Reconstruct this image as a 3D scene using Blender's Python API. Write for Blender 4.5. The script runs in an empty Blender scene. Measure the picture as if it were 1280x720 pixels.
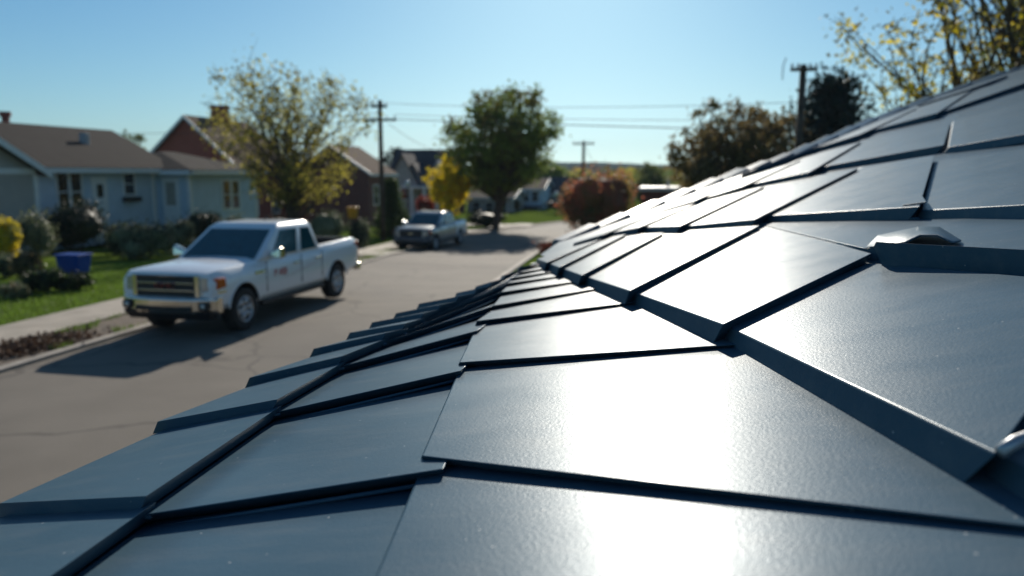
import bpy, bmesh, math, random
from mathutils import Vector, Matrix, noise
R = math.radians
random.seed(7)
C = bpy.context.scene.collection
SC = bpy.context.scene

# ------------------------------------------------------------------ camera
FPX = 966.0                                   # focal length in pixels of a 1280 px wide picture
PITCH = math.atan(144/FPX)
YAW = math.atan(190/FPX*math.cos(PITCH))
H = 2.7                                       # eye height above the road
cam = bpy.data.objects.new('camera', bpy.data.cameras.new('camera'))
C.objects.link(cam); SC.camera = cam
cam.location = (0, 0, H)
cam.rotation_euler = (math.pi/2-PITCH, 0, YAW)
cam.data.sensor_width = 36.0
cam.data.lens = 36.0*FPX/1280
cam.data.clip_start = 0.05
cam.data.clip_end = 5000
cam.data.dof.use_dof = True
cam.data.dof.focus_distance = 1.9
cam.data.dof.aperture_fstop = 2.2

# ------------------------------------------------------------------ sky, sun, exposure
SUN_EL, SUN_AZ = R(24.0), R(-6.5)             # azimuth from +Y, clockwise positive
w = bpy.data.worlds.new('World'); SC.world = w; w.use_nodes = True
nt = w.node_tree
bg = nt.nodes['Background']
sky = nt.nodes.new('ShaderNodeTexSky'); sky.sky_type = 'NISHITA'
sky.sun_disc = False; sky.sun_elevation = SUN_EL; sky.sun_rotation = SUN_AZ
sky.air_density = 1.0; sky.dust_density = 0.6; sky.ozone_density = 4.0; sky.altitude = 600
tint = nt.nodes.new('ShaderNodeMixRGB'); tint.blend_type = 'MULTIPLY'; tint.inputs[0].default_value = 1.0
tint.inputs[2].default_value = (.66, 1.0, 1.06, 1)          # colder white balance of the air
nt.links.new(sky.outputs[0], tint.inputs[1])
lum = nt.nodes.new('ShaderNodeRGBToBW'); nt.links.new(tint.outputs[0], lum.inputs[0])      # bright air whitens towards pale blue
wh = nt.nodes.new('ShaderNodeMixRGB'); wh.blend_type = 'MULTIPLY'; wh.inputs[0].default_value = 1.0; wh.inputs[2].default_value = (.76, 1.0, 1.12, 1)
nt.links.new(lum.outputs[0], wh.inputs[1])
fc = nt.nodes.new('ShaderNodeMapRange'); fc.inputs[1].default_value = 4.5; fc.inputs[2].default_value = 13.0; fc.inputs[3].default_value = 0.0; fc.inputs[4].default_value = .55
nt.links.new(lum.outputs[0], fc.inputs[0])
air = nt.nodes.new('ShaderNodeMixRGB'); nt.links.new(fc.outputs[0], air.inputs[0]); nt.links.new(tint.outputs[0], air.inputs[1]); nt.links.new(wh.outputs[0], air.inputs[2])
nt.links.new(air.outputs[0], bg.inputs[0]); bg.inputs[1].default_value = 0.063
sun = bpy.data.objects.new('sun', bpy.data.lights.new('sun', 'SUN'))
C.objects.link(sun)
sun.data.energy = 4.2; sun.data.angle = R(0.5); sun.data.color = (1.0, 0.92, 0.80)
SUN_L = Vector((math.sin(SUN_AZ)*math.cos(SUN_EL), math.cos(SUN_AZ)*math.cos(SUN_EL), math.sin(SUN_EL)))
sun.rotation_euler = (-SUN_L).to_track_quat('-Z', 'Y').to_euler()
SC.view_settings.view_transform = 'Standard'
SC.view_settings.look = 'None'
SC.view_settings.exposure = 0.34
SC.view_settings.gamma = 1.0
SC.view_settings.use_curve_mapping = False

# ------------------------------------------------------------------ measuring the place from the photograph
CAMM = Matrix.Rotation(YAW, 3, 'Z') @ Matrix.Rotation(math.pi/2-PITCH, 3, 'X')
EYE = Vector((0, 0, H))
def ray(px, py): return CAMM @ Vector(((px-640)/FPX, (360-py)/FPX, -1))
def at_y(px, py, Y): d = ray(px, py); return EYE + d*(Y/d.y)
def at_x(px, py, X): d = ray(px, py); return EYE + d*(X/d.x)
def lerp(a, b, t): return a+(b-a)*t
def table(pts):
    def f(y):
        if y <= pts[0][0]: return pts[0][1]
        for (a, u), (b, v) in zip(pts, pts[1:]):
            if y <= b:
                t = (y-a)/(b-a); return lerp(u, v, t)
        return pts[-1][1]
    def g(y): return (f(y-2)+f(y-1)+2*f(y)+f(y+1)+f(y+2))/6
    return g
gz = table([(-80, 0), (15, 0), (22, -.26), (36, -.9), (60, -1.4), (80, -1.6), (3000, -1.6)])
kerb_l = table([(-80, -8.78), (14, -8.78), (20, -9.3), (30, -10.8), (40, -11.6), (50, -11.0), (62, -9), (75, -5), (95, 4), (140, 28)])
kerb_r = table([(-80, -3.9), (14, -3.9), (34, -5.5), (50, -5.0), (62, -2.6), (75, 2), (95, 11), (140, 35)])

# ------------------------------------------------------------------ materials
def mat(name, col, rough=.7, metal=0.0, var=.12, scale=6.0, bump=0.0, bscale=60.0, col2=None, spec=.5, coat=0.0, transl=0.0):
    m = bpy.data.materials.new(name); m.use_nodes = True
    n = m.node_tree.nodes; l = m.node_tree.links
    b = n['Principled BSDF']
    b.inputs['Roughness'].default_value = rough; b.inputs['Metallic'].default_value = metal
    b.inputs['Specular IOR Level'].default_value = spec; b.inputs['Coat Weight'].default_value = coat
    b.inputs['Coat Roughness'].default_value = .05
    tc = n.new('ShaderNodeTexCoord')
    no = n.new('ShaderNodeTexNoise'); no.inputs['Scale'].default_value = scale; no.inputs['Detail'].default_value = 6
    l.new(tc.outputs['Object'], no.inputs['Vector'])
    rp = n.new('ShaderNodeValToRGB')
    c2 = col2 or tuple(c*(1-var) for c in col)
    c1 = col if col2 else tuple(min(1, c*(1+var)) for c in col)
    rp.color_ramp.elements[0].position = .35; rp.color_ramp.elements[1].position = .65
    rp.color_ramp.elements[0].color = (*c2, 1); rp.color_ramp.elements[1].color = (*c1, 1)
    l.new(no.outputs['Fac'], rp.inputs['Fac']); l.new(rp.outputs['Color'], b.inputs['Base Color'])
    if bump:
        nb = n.new('ShaderNodeTexNoise'); nb.inputs['Scale'].default_value = bscale; nb.inputs['Detail'].default_value = 5
        l.new(tc.outputs['Object'], nb.inputs['Vector'])
        bp = n.new('ShaderNodeBump'); bp.inputs['Strength'].default_value = bump; bp.inputs['Distance'].default_value = .02
        l.new(nb.outputs['Fac'], bp.inputs['Height']); l.new(bp.outputs['Normal'], b.inputs['Normal'])
    if transl:
        tr = n.new('ShaderNodeBsdfTranslucent'); l.new(rp.outputs['Color'], tr.inputs['Color'])
        mx = n.new('ShaderNodeMixShader'); mx.inputs[0].default_value = transl
        l.new(b.outputs[0], mx.inputs[1]); l.new(tr.outputs[0], mx.inputs[2])
        l.new(mx.outputs[0], n['Material Output'].inputs['Surface'])
    m['bsdf'] = b.name
    return m

def banded(name, col, gap, period, axis='Z', rough=.7, depth=.5, duty=.12, spec=.4):
    """lap siding or courses: a saw of height along one axis, a darker line at each lap"""
    m = mat(name, col, rough, var=.06, scale=1.5, spec=spec)
    n = m.node_tree.nodes; l = m.node_tree.links; b = n['Principled BSDF']
    tc = n.new('ShaderNodeTexCoord'); sp = n.new('ShaderNodeSeparateXYZ'); l.new(tc.outputs['Object'], sp.inputs[0])
    dv = n.new('ShaderNodeMath'); dv.operation = 'DIVIDE'; dv.inputs[1].default_value = period
    l.new(sp.outputs[axis], dv.inputs[0])
    fr = n.new('ShaderNodeMath'); fr.operation = 'FRACT'; l.new(dv.outputs[0], fr.inputs[0])
    bp = n.new('ShaderNodeBump'); bp.inputs['Strength'].default_value = depth; bp.inputs['Distance'].default_value = .02; bp.invert = True
    l.new(fr.outputs[0], bp.inputs['Height']); l.new(bp.outputs['Normal'], b.inputs['Normal'])
    lt = n.new('ShaderNodeMath'); lt.operation = 'LESS_THAN'; lt.inputs[1].default_value = duty; l.new(fr.outputs[0], lt.inputs[0])
    mx = n.new('ShaderNodeMixRGB'); mx.inputs[2].default_value = (*gap, 1)
    src = b.inputs['Base Color'].links[0].from_socket
    l.new(lt.outputs[0], mx.inputs[0]); l.new(src, mx.inputs[1]); l.new(mx.outputs[0], b.inputs['Base Color'])
    return m

def brick(name, c1, c2, mortar, rot=False):
    m = mat(name, c1, .85)
    n = m.node_tree.nodes; l = m.node_tree.links; b = n['Principled BSDF']
    tc = n.new('ShaderNodeTexCoord'); sp = n.new('ShaderNodeSeparateXYZ'); l.new(tc.outputs['Object'], sp.inputs[0])
    ad = n.new('ShaderNodeMath'); ad.operation = 'ADD'; l.new(sp.outputs['X'], ad.inputs[0]); l.new(sp.outputs['Y'], ad.inputs[1])
    cb = n.new('ShaderNodeCombineXYZ'); l.new(ad.outputs[0], cb.inputs['X']); l.new(sp.outputs['Z'], cb.inputs['Y'])
    br = n.new('ShaderNodeTexBrick'); br.inputs['Scale'].default_value = 1.0
    br.inputs['Brick Width'].default_value = .22; br.inputs['Row Height'].default_value = .075; br.inputs['Mortar Size'].default_value = .006
    br.inputs['Color1'].default_value = (*c1, 1); br.inputs['Color2'].default_value = (*c2, 1); br.inputs['Mortar'].default_value = (*mortar, 1)
    l.new(cb.outputs[0], br.inputs['Vector']); l.new(br.outputs['Color'], b.inputs['Base Color'])
    bp = n.new('ShaderNodeBump'); bp.inputs['Strength'].default_value = .4; bp.inputs['Distance'].default_value = .01; bp.invert = True
    l.new(br.outputs['Fac'], bp.inputs['Height']); l.new(bp.outputs['Normal'], b.inputs['Normal'])
    return m

def road_wear(m):
    n = m.node_tree.nodes; l = m.node_tree.links; b = n['Principled BSDF']
    src = b.inputs['Base Color'].links[0].from_socket; tc = n.new('ShaderNodeTexCoord')
    wv = n.new('ShaderNodeTexNoise'); wv.inputs['Scale'].default_value = 1.5; wv.inputs['Detail'].default_value = 5; l.new(tc.outputs['Object'], wv.inputs['Vector'])
    av = n.new('ShaderNodeMixRGB'); av.inputs[0].default_value = .35; l.new(tc.outputs['Object'], av.inputs[1]); l.new(wv.outputs['Color'], av.inputs[2])
    vo = n.new('ShaderNodeTexVoronoi'); vo.feature = 'DISTANCE_TO_EDGE'; vo.inputs['Scale'].default_value = .55; l.new(av.outputs[0], vo.inputs['Vector'])
    mr = n.new('ShaderNodeMapRange'); mr.inputs[1].default_value = .004; mr.inputs[2].default_value = .014; mr.inputs[3].default_value = .55; mr.inputs[4].default_value = 0
    l.new(vo.outputs['Distance'], mr.inputs[0])
    m1 = n.new('ShaderNodeMixRGB'); m1.inputs[2].default_value = (.05, .045, .04, 1); l.new(mr.outputs[0], m1.inputs[0]); l.new(src, m1.inputs[1])
    pn = n.new('ShaderNodeTexNoise'); pn.inputs['Scale'].default_value = .22; pn.inputs['Detail'].default_value = 3; l.new(tc.outputs['Object'], pn.inputs['Vector'])
    pr = n.new('ShaderNodeMapRange'); pr.inputs[1].default_value = .54; pr.inputs[2].default_value = .60; pr.inputs[3].default_value = 0; pr.inputs[4].default_value = .35; l.new(pn.outputs['Fac'], pr.inputs[0])
    m2 = n.new('ShaderNodeMixRGB'); m2.inputs[2].default_value = (.11, .10, .09, 1); l.new(pr.outputs[0], m2.inputs[0]); l.new(m1.outputs[0], m2.inputs[1])
    l.new(m2.outputs[0], b.inputs['Base Color'])

def roof_metal():
    """dark blue-grey stucco-grained coated metal sheet"""
    m = bpy.data.materials.new('coated_metal_sheet'); m.use_nodes = True
    n = m.node_tree.nodes; l = m.node_tree.links; b = n['Principled BSDF']
    tc = n.new('ShaderNodeTexCoord')
    def nz(scale, det, rough=.5):
        x = n.new('ShaderNodeTexNoise'); x.inputs['Scale'].default_value = scale; x.inputs['Detail'].default_value = det
        x.inputs['Roughness'].default_value = rough
        l.new(tc.outputs['Object'], x.inputs['Vector']); return x
    def ramp(src, p0, p1, a, c):
        r = n.new('ShaderNodeMapRange'); r.inputs[1].default_value = p0; r.inputs[2].default_value = p1
        r.inputs[3].default_value = a; r.inputs[4].default_value = c; l.new(src, r.inputs[0]); return r.outputs[0]
    big = nz(2.2, 4)
    cr = n.new('ShaderNodeValToRGB')
    cr.color_ramp.elements[0].position = .3; cr.color_ramp.elements[1].position = .7
    cr.color_ramp.elements[0].color = (.056, .108, .150, 1); cr.color_ramp.elements[1].color = (.074, .130, .174, 1)
    l.new(big.outputs['Fac'], cr.inputs['Fac'])
    mp = n.new('ShaderNodeMapping'); mp.inputs['Scale'].default_value = (2.2, 9, 9); l.new(tc.outputs['Object'], mp.inputs[0])
    ds = n.new('ShaderNodeTexNoise'); ds.inputs['Scale'].default_value = 1.6; ds.inputs['Detail'].default_value = 7; ds.inputs['Roughness'].default_value = .65
    l.new(mp.outputs[0], ds.inputs['Vector'])
    m1 = n.new('ShaderNodeMixRGB'); m1.inputs[2].default_value = (.175, .20, .215, 1)
    l.new(ramp(ds.outputs['Fac'], .48, .85, 0, .45), m1.inputs[0]); l.new(cr.outputs['Color'], m1.inputs[1])
    vo = n.new('ShaderNodeTexVoronoi'); vo.inputs['Scale'].default_value = 22; l.new(tc.outputs['Object'], vo.inputs['Vector'])
    m2 = n.new('ShaderNodeMixRGB'); m2.inputs[2].default_value = (.55, .55, .53, 1)
    l.new(ramp(vo.outputs['Distance'], .035, .05, .8, 0), m2.inputs[0]); l.new(m1.outputs[0], m2.inputs[1])
    l.new(m2.outputs[0], b.inputs['Base Color'])
    b.inputs['Metallic'].default_value = .06
    smudge = nz(5, 6, .6)
    l.new(ramp(smudge.outputs['Fac'], .3, .7, .33, .40), b.inputs['Roughness'])
    b.inputs['Specular IOR Level'].default_value = .05
    b.inputs['Coat Weight'].default_value = .12; b.inputs['Coat Roughness'].default_value = .20; b.inputs['Coat IOR'].default_value = 1.45
    grain = nz(150, 4, .65); dent = nz(2.0, 1)
    bp0 = n.new('ShaderNodeBump'); bp0.inputs['Strength'].default_value = .10; bp0.inputs['Distance'].default_value = .006
    l.new(dent.outputs['Fac'], bp0.inputs['Height'])
    bp = n.new('ShaderNodeBump'); bp.inputs['Strength'].default_value = .5; bp.inputs['Distance'].default_value = .0012
    l.new(grain.outputs['Fac'], bp.inputs['Height']); l.new(bp0.outputs['Normal'], bp.inputs['Normal'])
    l.new(bp.outputs['Normal'], b.inputs['Normal'])
    return m

M = dict(
 metal=roof_metal(),
 asphalt=mat('asphalt', (.20, .175, .145), .85, var=.16, scale=.9, bump=.5, bscale=90, col2=(.17, .148, .122), spec=.25),
 concrete=mat('concrete', (.36, .31, .25), .85, var=.15, scale=2, bump=.2, bscale=40),
 kerb=mat('kerb_concrete', (.30, .265, .225), .85, var=.2, scale=3, bump=.3, bscale=40),
 lawn=mat('lawn', (.12, .175, .025), .95, spec=0, scale=.8, col2=(.08, .115, .025), bump=.8, bscale=25),
 dirt=mat('dirt', (.16, .12, .085), .95, scale=2.5, col2=(.09, .068, .05), bump=.7, bscale=30),
 blade=mat('grass_blade', (.17, .27, .035), .6, scale=1.2, col2=(.12, .19, .03), transl=.45),
 litter=mat('dead_leaf', (.15, .09, .055), .8, scale=9, col2=(.07, .045, .035), transl=.2),
 hill=mat('wooded_hill', (.030, .050, .045), .95, spec=0, scale=.03, col2=(.022, .038, .03), bump=1, bscale=.08),
 siding_blue=banded('pale_blue_lap_siding', (.50, .60, .69), (.30, .36, .43), .14),
 siding_beige=banded('beige_lap_siding', (.40, .37, .33), (.2, .185, .165), .14),
 siding_grey=banded('grey_lap_siding', (.42, .41, .40), (.2, .2, .2), .16),
 trim=mat('white_trim', (.74, .74, .72), .5, var=.05),
 shingle=banded('brown_shingle', (.060, .053, .048), (.034, .03, .028), .17, rough=.95, spec=.05, duty=.2),
 shingle_dark=banded('dark_shingle', (.065, .06, .065), (.035, .033, .036), .17, rough=.9, duty=.2),
 shingle_tan=banded('tan_shingle', (.15, .108, .08), (.09, .066, .052), .17, rough=.95, spec=.05, duty=.2),
 brick_red=brick('red_brick', (.36, .075, .048), (.28, .058, .038), (.25, .16, .13)),
 brick_brown=brick('brown_brick', (.20, .06, .045), (.15, .045, .036), (.2, .17, .15)),
 stone=mat('grey_stone', (.38, .35, .32), .9, scale=5, var=.25, bump=.4, bscale=12),
 glass=mat('dark_glass', (.02, .028, .034), .06, spec=.6, var=.3, scale=.7),
 blind=mat('window_blind', (.36, .33, .28), .7, var=.1),
 wood=mat('weathered_pole', (.085, .06, .045), .9, scale=3, var=.3, bump=.5, bscale=20),
 bark=mat('bark', (.075, .057, .043), .95, scale=6, var=.35, bump=.8, bscale=18),
 steel=mat('galvanised', (.42, .43, .44), .45, .8),
 wire=mat('black_cable', (.02, .02, .022), .6),
 blue_plastic=mat('blue_plastic', (.012, .06, .30), .5, var=.08, spec=.2),
 yellow_plastic=mat('yellow_plastic', (.75, .33, .02), .45, var=.06),
 pot=mat('terracotta', (.28, .12, .07), .8),
 lampglobe=mat('opal_globe', (.85, .84, .8), .3, var=.02),
 black=mat('black_plastic', (.016, .016, .018), .55, var=.2, scale=8),
 tyre=mat('tyre_rubber', (.022, .021, .021), .85, var=.2, scale=10, bump=.3, bscale=40),
 alloy=mat('alloy_rim', (.52, .52, .53), .32, .85, var=.05),
 chrome=mat('chrome', (.72, .68, .60), .16, 1.0, var=.04),
 white_paint=mat('white_car_paint', (.78, .80, .82), .3, var=.02, coat=.6),
 silver_paint=mat('silver_car_paint', (.42, .42, .41), .34, .35, var=.03, coat=.5),
 slate_paint=mat('slate_car_paint', (.055, .075, .10), .34, .3, var=.05, coat=.4),
 car_glass=mat('tinted_glass', (.014, .075, .095), .05, spec=.45, var=.1),
 lens_clear=mat('clear_lens', (.55, .55, .53), .12, .5, var=.1, scale=20),
 lens_amber=mat('amber_lens', (.55, .10, .015), .2, var=.1, scale=20),
 lens_red=mat('red_lens', (.40, .015, .012), .2, var=.1, scale=20),
 dark_red=mat('dark_red_lettering', (.22, .02, .02), .4, var=.05),
 red_letter=mat('red_lettering', (.50, .035, .04), .5, var=.05),
 pink_letter=mat('faded_red_lettering', (.62, .40, .40), .5, var=.05),
 teal=mat('teal_door', (.03, .16, .20), .5),
)
road_wear(M['asphalt'])
def leafmat(name, a, b, tr=.42): return mat(name, a, .55, scale=1.1, col2=b, transl=tr, spec=.3)
L = dict(
 olive=leafmat('olive_yellow_leaf', (.50, .43, .07), (.32, .29, .055), .58),
 gold=leafmat('golden_leaf', (.85, .66, .03), (.62, .50, .025), .6),
 green=leafmat('dull_green_leaf', (.24, .30, .055), (.15, .20, .04), .5),
 tip=leafmat('bronze_green_leaf', (.24, .18, .045), (.12, .11, .03), .42),
 dark=leafmat('dark_hedge_leaf', (.028, .042, .020), (.016, .025, .013), .25),
 sage=leafmat('sage_leaf', (.24, .26, .15), (.13, .15, .08), .3),
 conifer=leafmat('conifer_needle', (.085, .125, .035), (.045, .07, .022), .35),
 spruce=leafmat('spruce_needle', (.018, .036, .028), (.010, .020, .016), .2),
 russet=leafmat('russet_leaf', (.55, .17, .10), (.30, .17, .07), .55),
 brown=leafmat('brown_leaf', (.24, .165, .075), (.16, .13, .055), .48),
 flower=leafmat('red_flower', (.40, .06, .035), (.16, .05, .03), .4),
 pale=leafmat('pale_green_leaf', (.20, .22, .07), (.12, .14, .045), .4),
)

# ------------------------------------------------------------------ mesh building
WM = {}                                                    # world matrix of each Empty
class MB:
    def __init__(s): s.v = []; s.f = []; s.mi = []
    def add(s, vs, fs, mi=0):
        o = len(s.v); s.v += [Vector(p) for p in vs]; s.f += [tuple(i+o for i in q) for q in fs]; s.mi += [mi]*len(fs)
    def quad(s, a, b, c, d, mi=0): s.add([a, b, c, d], [(0, 1, 2, 3)], mi)
    def hexa(s, p, mi=0):          # bottom 4 ccw, top 4 ccw
        s.add(p, [(3, 2, 1, 0), (4, 5, 6, 7), (0, 1, 5, 4), (1, 2, 6, 5), (2, 3, 7, 6), (3, 0, 4, 7)], mi)
    def box(s, lo, hi, mi=0):
        x0, y0, z0 = lo; x1, y1, z1 = hi
        s.hexa([(x0, y0, z0), (x1, y0, z0), (x1, y1, z0), (x0, y1, z0), (x0, y0, z1), (x1, y0, z1), (x1, y1, z1), (x0, y1, z1)], mi)
    def prism(s, poly, d, mi=0):   # polygon (3-D points) pushed along vector d
        n = len(poly); d = Vector(d)
        a = [Vector(p) for p in poly]; b = [p+d for p in a]
        s.add(a+b, [tuple(range(n))[::-1], tuple(range(n, 2*n))]+[(i, (i+1) % n, n+(i+1) % n, n+i) for i in range(n)], mi)
    def tube(s, pts, rad, n=8, mi=0, cap=True):
        pts = [Vector(p) for p in pts]
        rad = rad if isinstance(rad, (list, tuple)) else [rad]*len(pts)
        vs = []; u = None
        for i, p in enumerate(pts):
            t = (pts[min(i+1, len(pts)-1)]-pts[max(i-1, 0)]).normalized()
            if u is None:
                u = t.orthogonal().normalized()
            u = (u-t*u.dot(t)).normalized(); v = t.cross(u)
            for k in range(n):
                a = 2*math.pi*k/n; vs.append(p+(u*math.cos(a)+v*math.sin(a))*rad[i])
        fs = [(i*n+k, i*n+(k+1) % n, (i+1)*n+(k+1) % n, (i+1)*n+k) for i in range(len(pts)-1) for k in range(n)]
        if cap: fs += [tuple(range(n))[::-1], tuple(range((len(pts)-1)*n, len(pts)*n))]
        s.add(vs, fs, mi)
    def lathe(s, prof, axis='z', n=24, mi=0, c=(0, 0, 0)):
        c = Vector(c); vs = []; m = len(prof)
        for k in range(n):
            a = 2*math.pi*k/n
            for r, h in prof:
                p = (r*math.cos(a), r*math.sin(a), h) if axis == 'z' else (h, r*math.cos(a), r*math.sin(a))
                vs.append(c+Vector(p))
        s.add(vs, [(k*m+i, ((k+1) % n)*m+i, ((k+1) % n)*m+i+1, k*m+i+1) for k in range(n) for i in range(m-1)], mi)
    def build(s, name, m, parent=None, smooth=False, bevel=0, seg=2, world=True, angle=35):
        me = bpy.data.meshes.new(name)
        vs = s.v
        if parent is not None and world:
            inv = WM[parent.name].inverted() if parent.name in WM else Matrix()
            vs = [inv @ p for p in s.v]
        me.from_pydata([tuple(p) for p in vs], [], s.f)
        for mm in (m if isinstance(m, (list, tuple)) else [m]): me.materials.append(mm)
        if any(s.mi): me.polygons.foreach_set('material_index', s.mi)
        if smooth: me.polygons.foreach_set('use_smooth', [True]*len(me.polygons))
        me.validate(); me.update()
        o = bpy.data.objects.new(name, me); C.objects.link(o)
        if parent is not None:
            o.parent = parent
            if parent.name in WM: WM[o.name] = WM[parent.name]
        if bevel:
            b = o.modifiers.new('bevel', 'BEVEL'); b.width = bevel; b.segments = seg; b.limit_method = 'ANGLE'; b.angle_limit = R(angle)
            b.harden_normals = False
        return o
def fix_normals(o):
    bm = bmesh.new(); bm.from_mesh(o.data); bmesh.ops.recalc_face_normals(bm, faces=bm.faces); bm.to_mesh(o.data); bm.free()
def tag(o, label=None, cat=None, group=None, kind=None):
    if label: o['label'] = label
    if cat: o['category'] = cat
    if group: o['group'] = group
    if kind: o['kind'] = kind
    return o
def thing(name, label, cat, loc=(0, 0, 0), rz=0, group=None):
    o = bpy.data.objects.new(name, None); C.objects.link(o)
    o.location = loc; o.rotation_euler = (0, 0, rz); o.empty_display_size = .2
    WM[o.name] = Matrix.Translation(Vector(loc)) @ Matrix.Rotation(rz, 4, 'Z')
    return tag(o, label, cat, group)
def copy_tree(o, parent=None):
    c = o.copy(); C.objects.link(c)
    if parent is not None: c.parent = parent
    for ch in [k for k in bpy.data.objects if k.parent == o]: copy_tree(ch, c)
    return c

# ------------------------------------------------------------------ ground, road, pavement, hills
ys = [-90, -30, -10] + [i*1.0 for i in range(-5, 100)] + [110, 130, 160, 220, 320, 500, 800, 1150, 1500]
xs = [-1500, -900, -400, -200, -100, -70, -55] + [i*1.5-48 for i in range(0, 65)] + [60, 80, 120, 220, 500, 1000, 1500]
g = MB()
g.v = [Vector((x, y, gz(y)+.03*noise.noise((x*.35, y*.35, 0)) - .03)) for y in ys for x in xs]
nx = len(xs)
g.f = [(j*nx+i, j*nx+i+1, (j+1)*nx+i+1, (j+1)*nx+i) for j in range(len(ys)-1) for i in range(nx-1)]
g.mi = [0]*len(g.f)
tag(g.build('ground', M['lawn'], smooth=True), kind='structure')
ry = [-60, -20] + [i*.5 for i in range(-10, 281)]
def strip(name, fa, fb, dz, m, y0=-60, y1=140, edge=0, cols=1):
    s = MB(); yy = [y for y in ry if y0 <= y <= y1]
    for y in yy:
        a, b = fa(y), fb(y); z = gz(y)+dz
        if edge: s.v += [Vector((a, y, z-edge)), Vector((a, y, z)), Vector((b, y, z)), Vector((b, y, z-edge))]
        else: s.v += [Vector((lerp(a, b, k/cols), y, z)) for k in range(cols+1)]
    n = 4 if edge else cols+1
    s.f = [(j*n+i, j*n+i+1, (j+1)*n+i+1, (j+1)*n+i) for j in range(len(yy)-1) for i in range(n-1)]
    s.mi = [0]*len(s.f)
    return tag(s.build(name, m), kind='structure')
strip('road', lambda y: kerb_l(y), lambda y: kerb_r(y), .006, M['asphalt'], cols=6)
strip('kerb', lambda y: kerb_l(y)-.16, lambda y: kerb_l(y)+.01, .055, M['kerb'], edge=.1)
strip('kerb', lambda y: kerb_r(y)-.01, lambda y: kerb_r(y)+.16, .055, M['kerb'], edge=.1)
strip('verge', lambda y: kerb_l(y)-1.28, lambda y: kerb_l(y)-.15, .02, M['dirt'])
strip('sidewalk', lambda y: kerb_l(y)-2.55, lambda y: kerb_l(y)-1.26, .05, M['concrete'], edge=.1, y1=62)
drv = MB()      # driveway beside the far truck, and one on the far side of the bend
for a, b, x0, x1 in ((28.5, 32, -16.5, -10.75), (57.5, 60.5, -18, -9.9)):
    drv.quad((x0, a, gz(a)+.066), (x1, a, gz(a)+.066), (x1, b, gz(b)+.066), (x0, b, gz(b)+.066))
tag(drv.build('driveway', M['concrete']), kind='structure')
hl = MB()
for k, (Y, h, seed) in enumerate(((780, 11, 3), (1000, 17, 8))):
    n0 = len(hl.v)
    for i in range(121):
        x = -900+i*15
        z = h*(.75+.35*noise.noise((x*.004, seed, 0))+.10*noise.noise((x*.03, seed, 5))) * (1 if x > -400 else max(.2, 1+(x+400)/500))
        hl.v += [Vector((x, Y-140, -3)), Vector((x, Y, z)), Vector((x, Y+150, -3))]
    for i in range(120):
        for q in (0, 1): hl.f.append((n0+i*3+q, n0+i*3+3+q, n0+i*3+4+q, n0+i*3+1+q)); hl.mi.append(0)
tag(hl.build('hills', M['hill'], smooth=True), kind='structure')

# ------------------------------------------------------------------ the metal roof in front
HC, S1 = .50, .15                      # drop below the eye, sideways rise of the lower slope
def z1(x): return H-HC+S1*x
def on1(p, lift=0):
    d = ray(*p); t = (-HC+lift)/(d.z-S1*d.x); return EYE+d*t
fold_a, fold_b = on1((1180, 532), .03), on1((672, 325), .03)
N2 = (fold_b-fold_a).cross(ray(1280, 40)); N2 /= N2.z
def on2(p, lift=0):
    d = ray(*p); return EYE+d*((fold_a-EYE+Vector((0, 0, lift))).dot(N2)/d.dot(N2))
def z2(x, y): return fold_a.z-(N2.x*(x-fold_a.x)+N2.y*(y-fold_a.y))
UP = Vector((0, 0, 1))

house = thing('metal_roofed_house', 'low house under a dark blue-grey metal roof of big overlapping sheets, in the foreground', 'house', (2, 3, 0))
# deck under the sheets, eave and far edge taken from the outline of the roof
eave_px = [(0, 629), (197, 527), (312, 472), (392, 436), (437, 416), (465, 403), (495, 391.5), (524, 379.5), (571, 366), (595, 358), (627, 345), (648, 335), (672, 325)]
seam_px = [(183, 620), (347, 499), (428, 445), (482, 416), (507, 404), (530, 391), (551, 380.5), (573, 370.5), (596, 361), (615, 352), (632, 343), (650, 334), (673, 324.6)]
bc_px = [(555, 586), (577, 463), (597, 413), (611, 384), (623, 366), (630, 357), (636, 350), (642, 345), (648, 341), (653, 337), (660, 332), (667, 328), (675, 324.2)]
cl_px = [(527, 570), (574, 453), (596, 401), (616, 382), (626, 365), (633, 354), (640, 347), (648, 340.5), (657, 334), (666, 328)]
cr_px = [(1280, 662), (907, 426), (782, 374), (741, 356), (719, 347.5), (700, 341), (689, 336), (681, 331.5), (674, 328), (668, 325.5)]
l0_px = [(1247, 567), (904, 405.5), (787, 363.5), (727, 344), (699, 334), (683, 328), (672, 324)]

def patch(b, bl, br, tr, tl, und, depth, n=8, crown=.0012):
    """a sheet bent a little: top grid, skirts and underside; lifts are already in the points"""
    P = [[None]*(n+1) for _ in range(n+1)]
    for j in range(n+1):
        for i in range(n+1):
            s, t = i/n, j/n
            p = (bl*(1-s)+br*s)*(1-t)+(tl*(1-s)+tr*s)*t
            p = p+UP*(crown*math.sin(math.pi*s)*math.sin(math.pi*t)*(1+noise.noise(p*2)))
            P[j][i] = p
    o = len(b.v); m = n+1
    top = [P[j][i] for j in range(m) for i in range(m)]
    bot = [p-UP*depth+(und or Vector()) for p in top]
    vs = top+bot; q = m*m
    fs = [(j*m+i, j*m+i+1, (j+1)*m+i+1, (j+1)*m+i) for j in range(n) for i in range(n)]
    fs += [(q+(j+1)*m+i, q+(j+1)*m+i+1, q+j*m+i+1, q+j*m+i) for j in range(n) for i in range(n)]
    for i in range(n):
        fs.append((i+1, i, q+i, q+i+1)); a = n*m; fs.append((a+i, a+i+1, q+a+i+1, q+a+i))
        fs.append((i*m, (i+1)*m, q+(i+1)*m, q+i*m)); fs.append(((i+1)*m+n, i*m+n, q+i*m+n, q+(i+1)*m+n))
    b.add(vs, fs)
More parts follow.
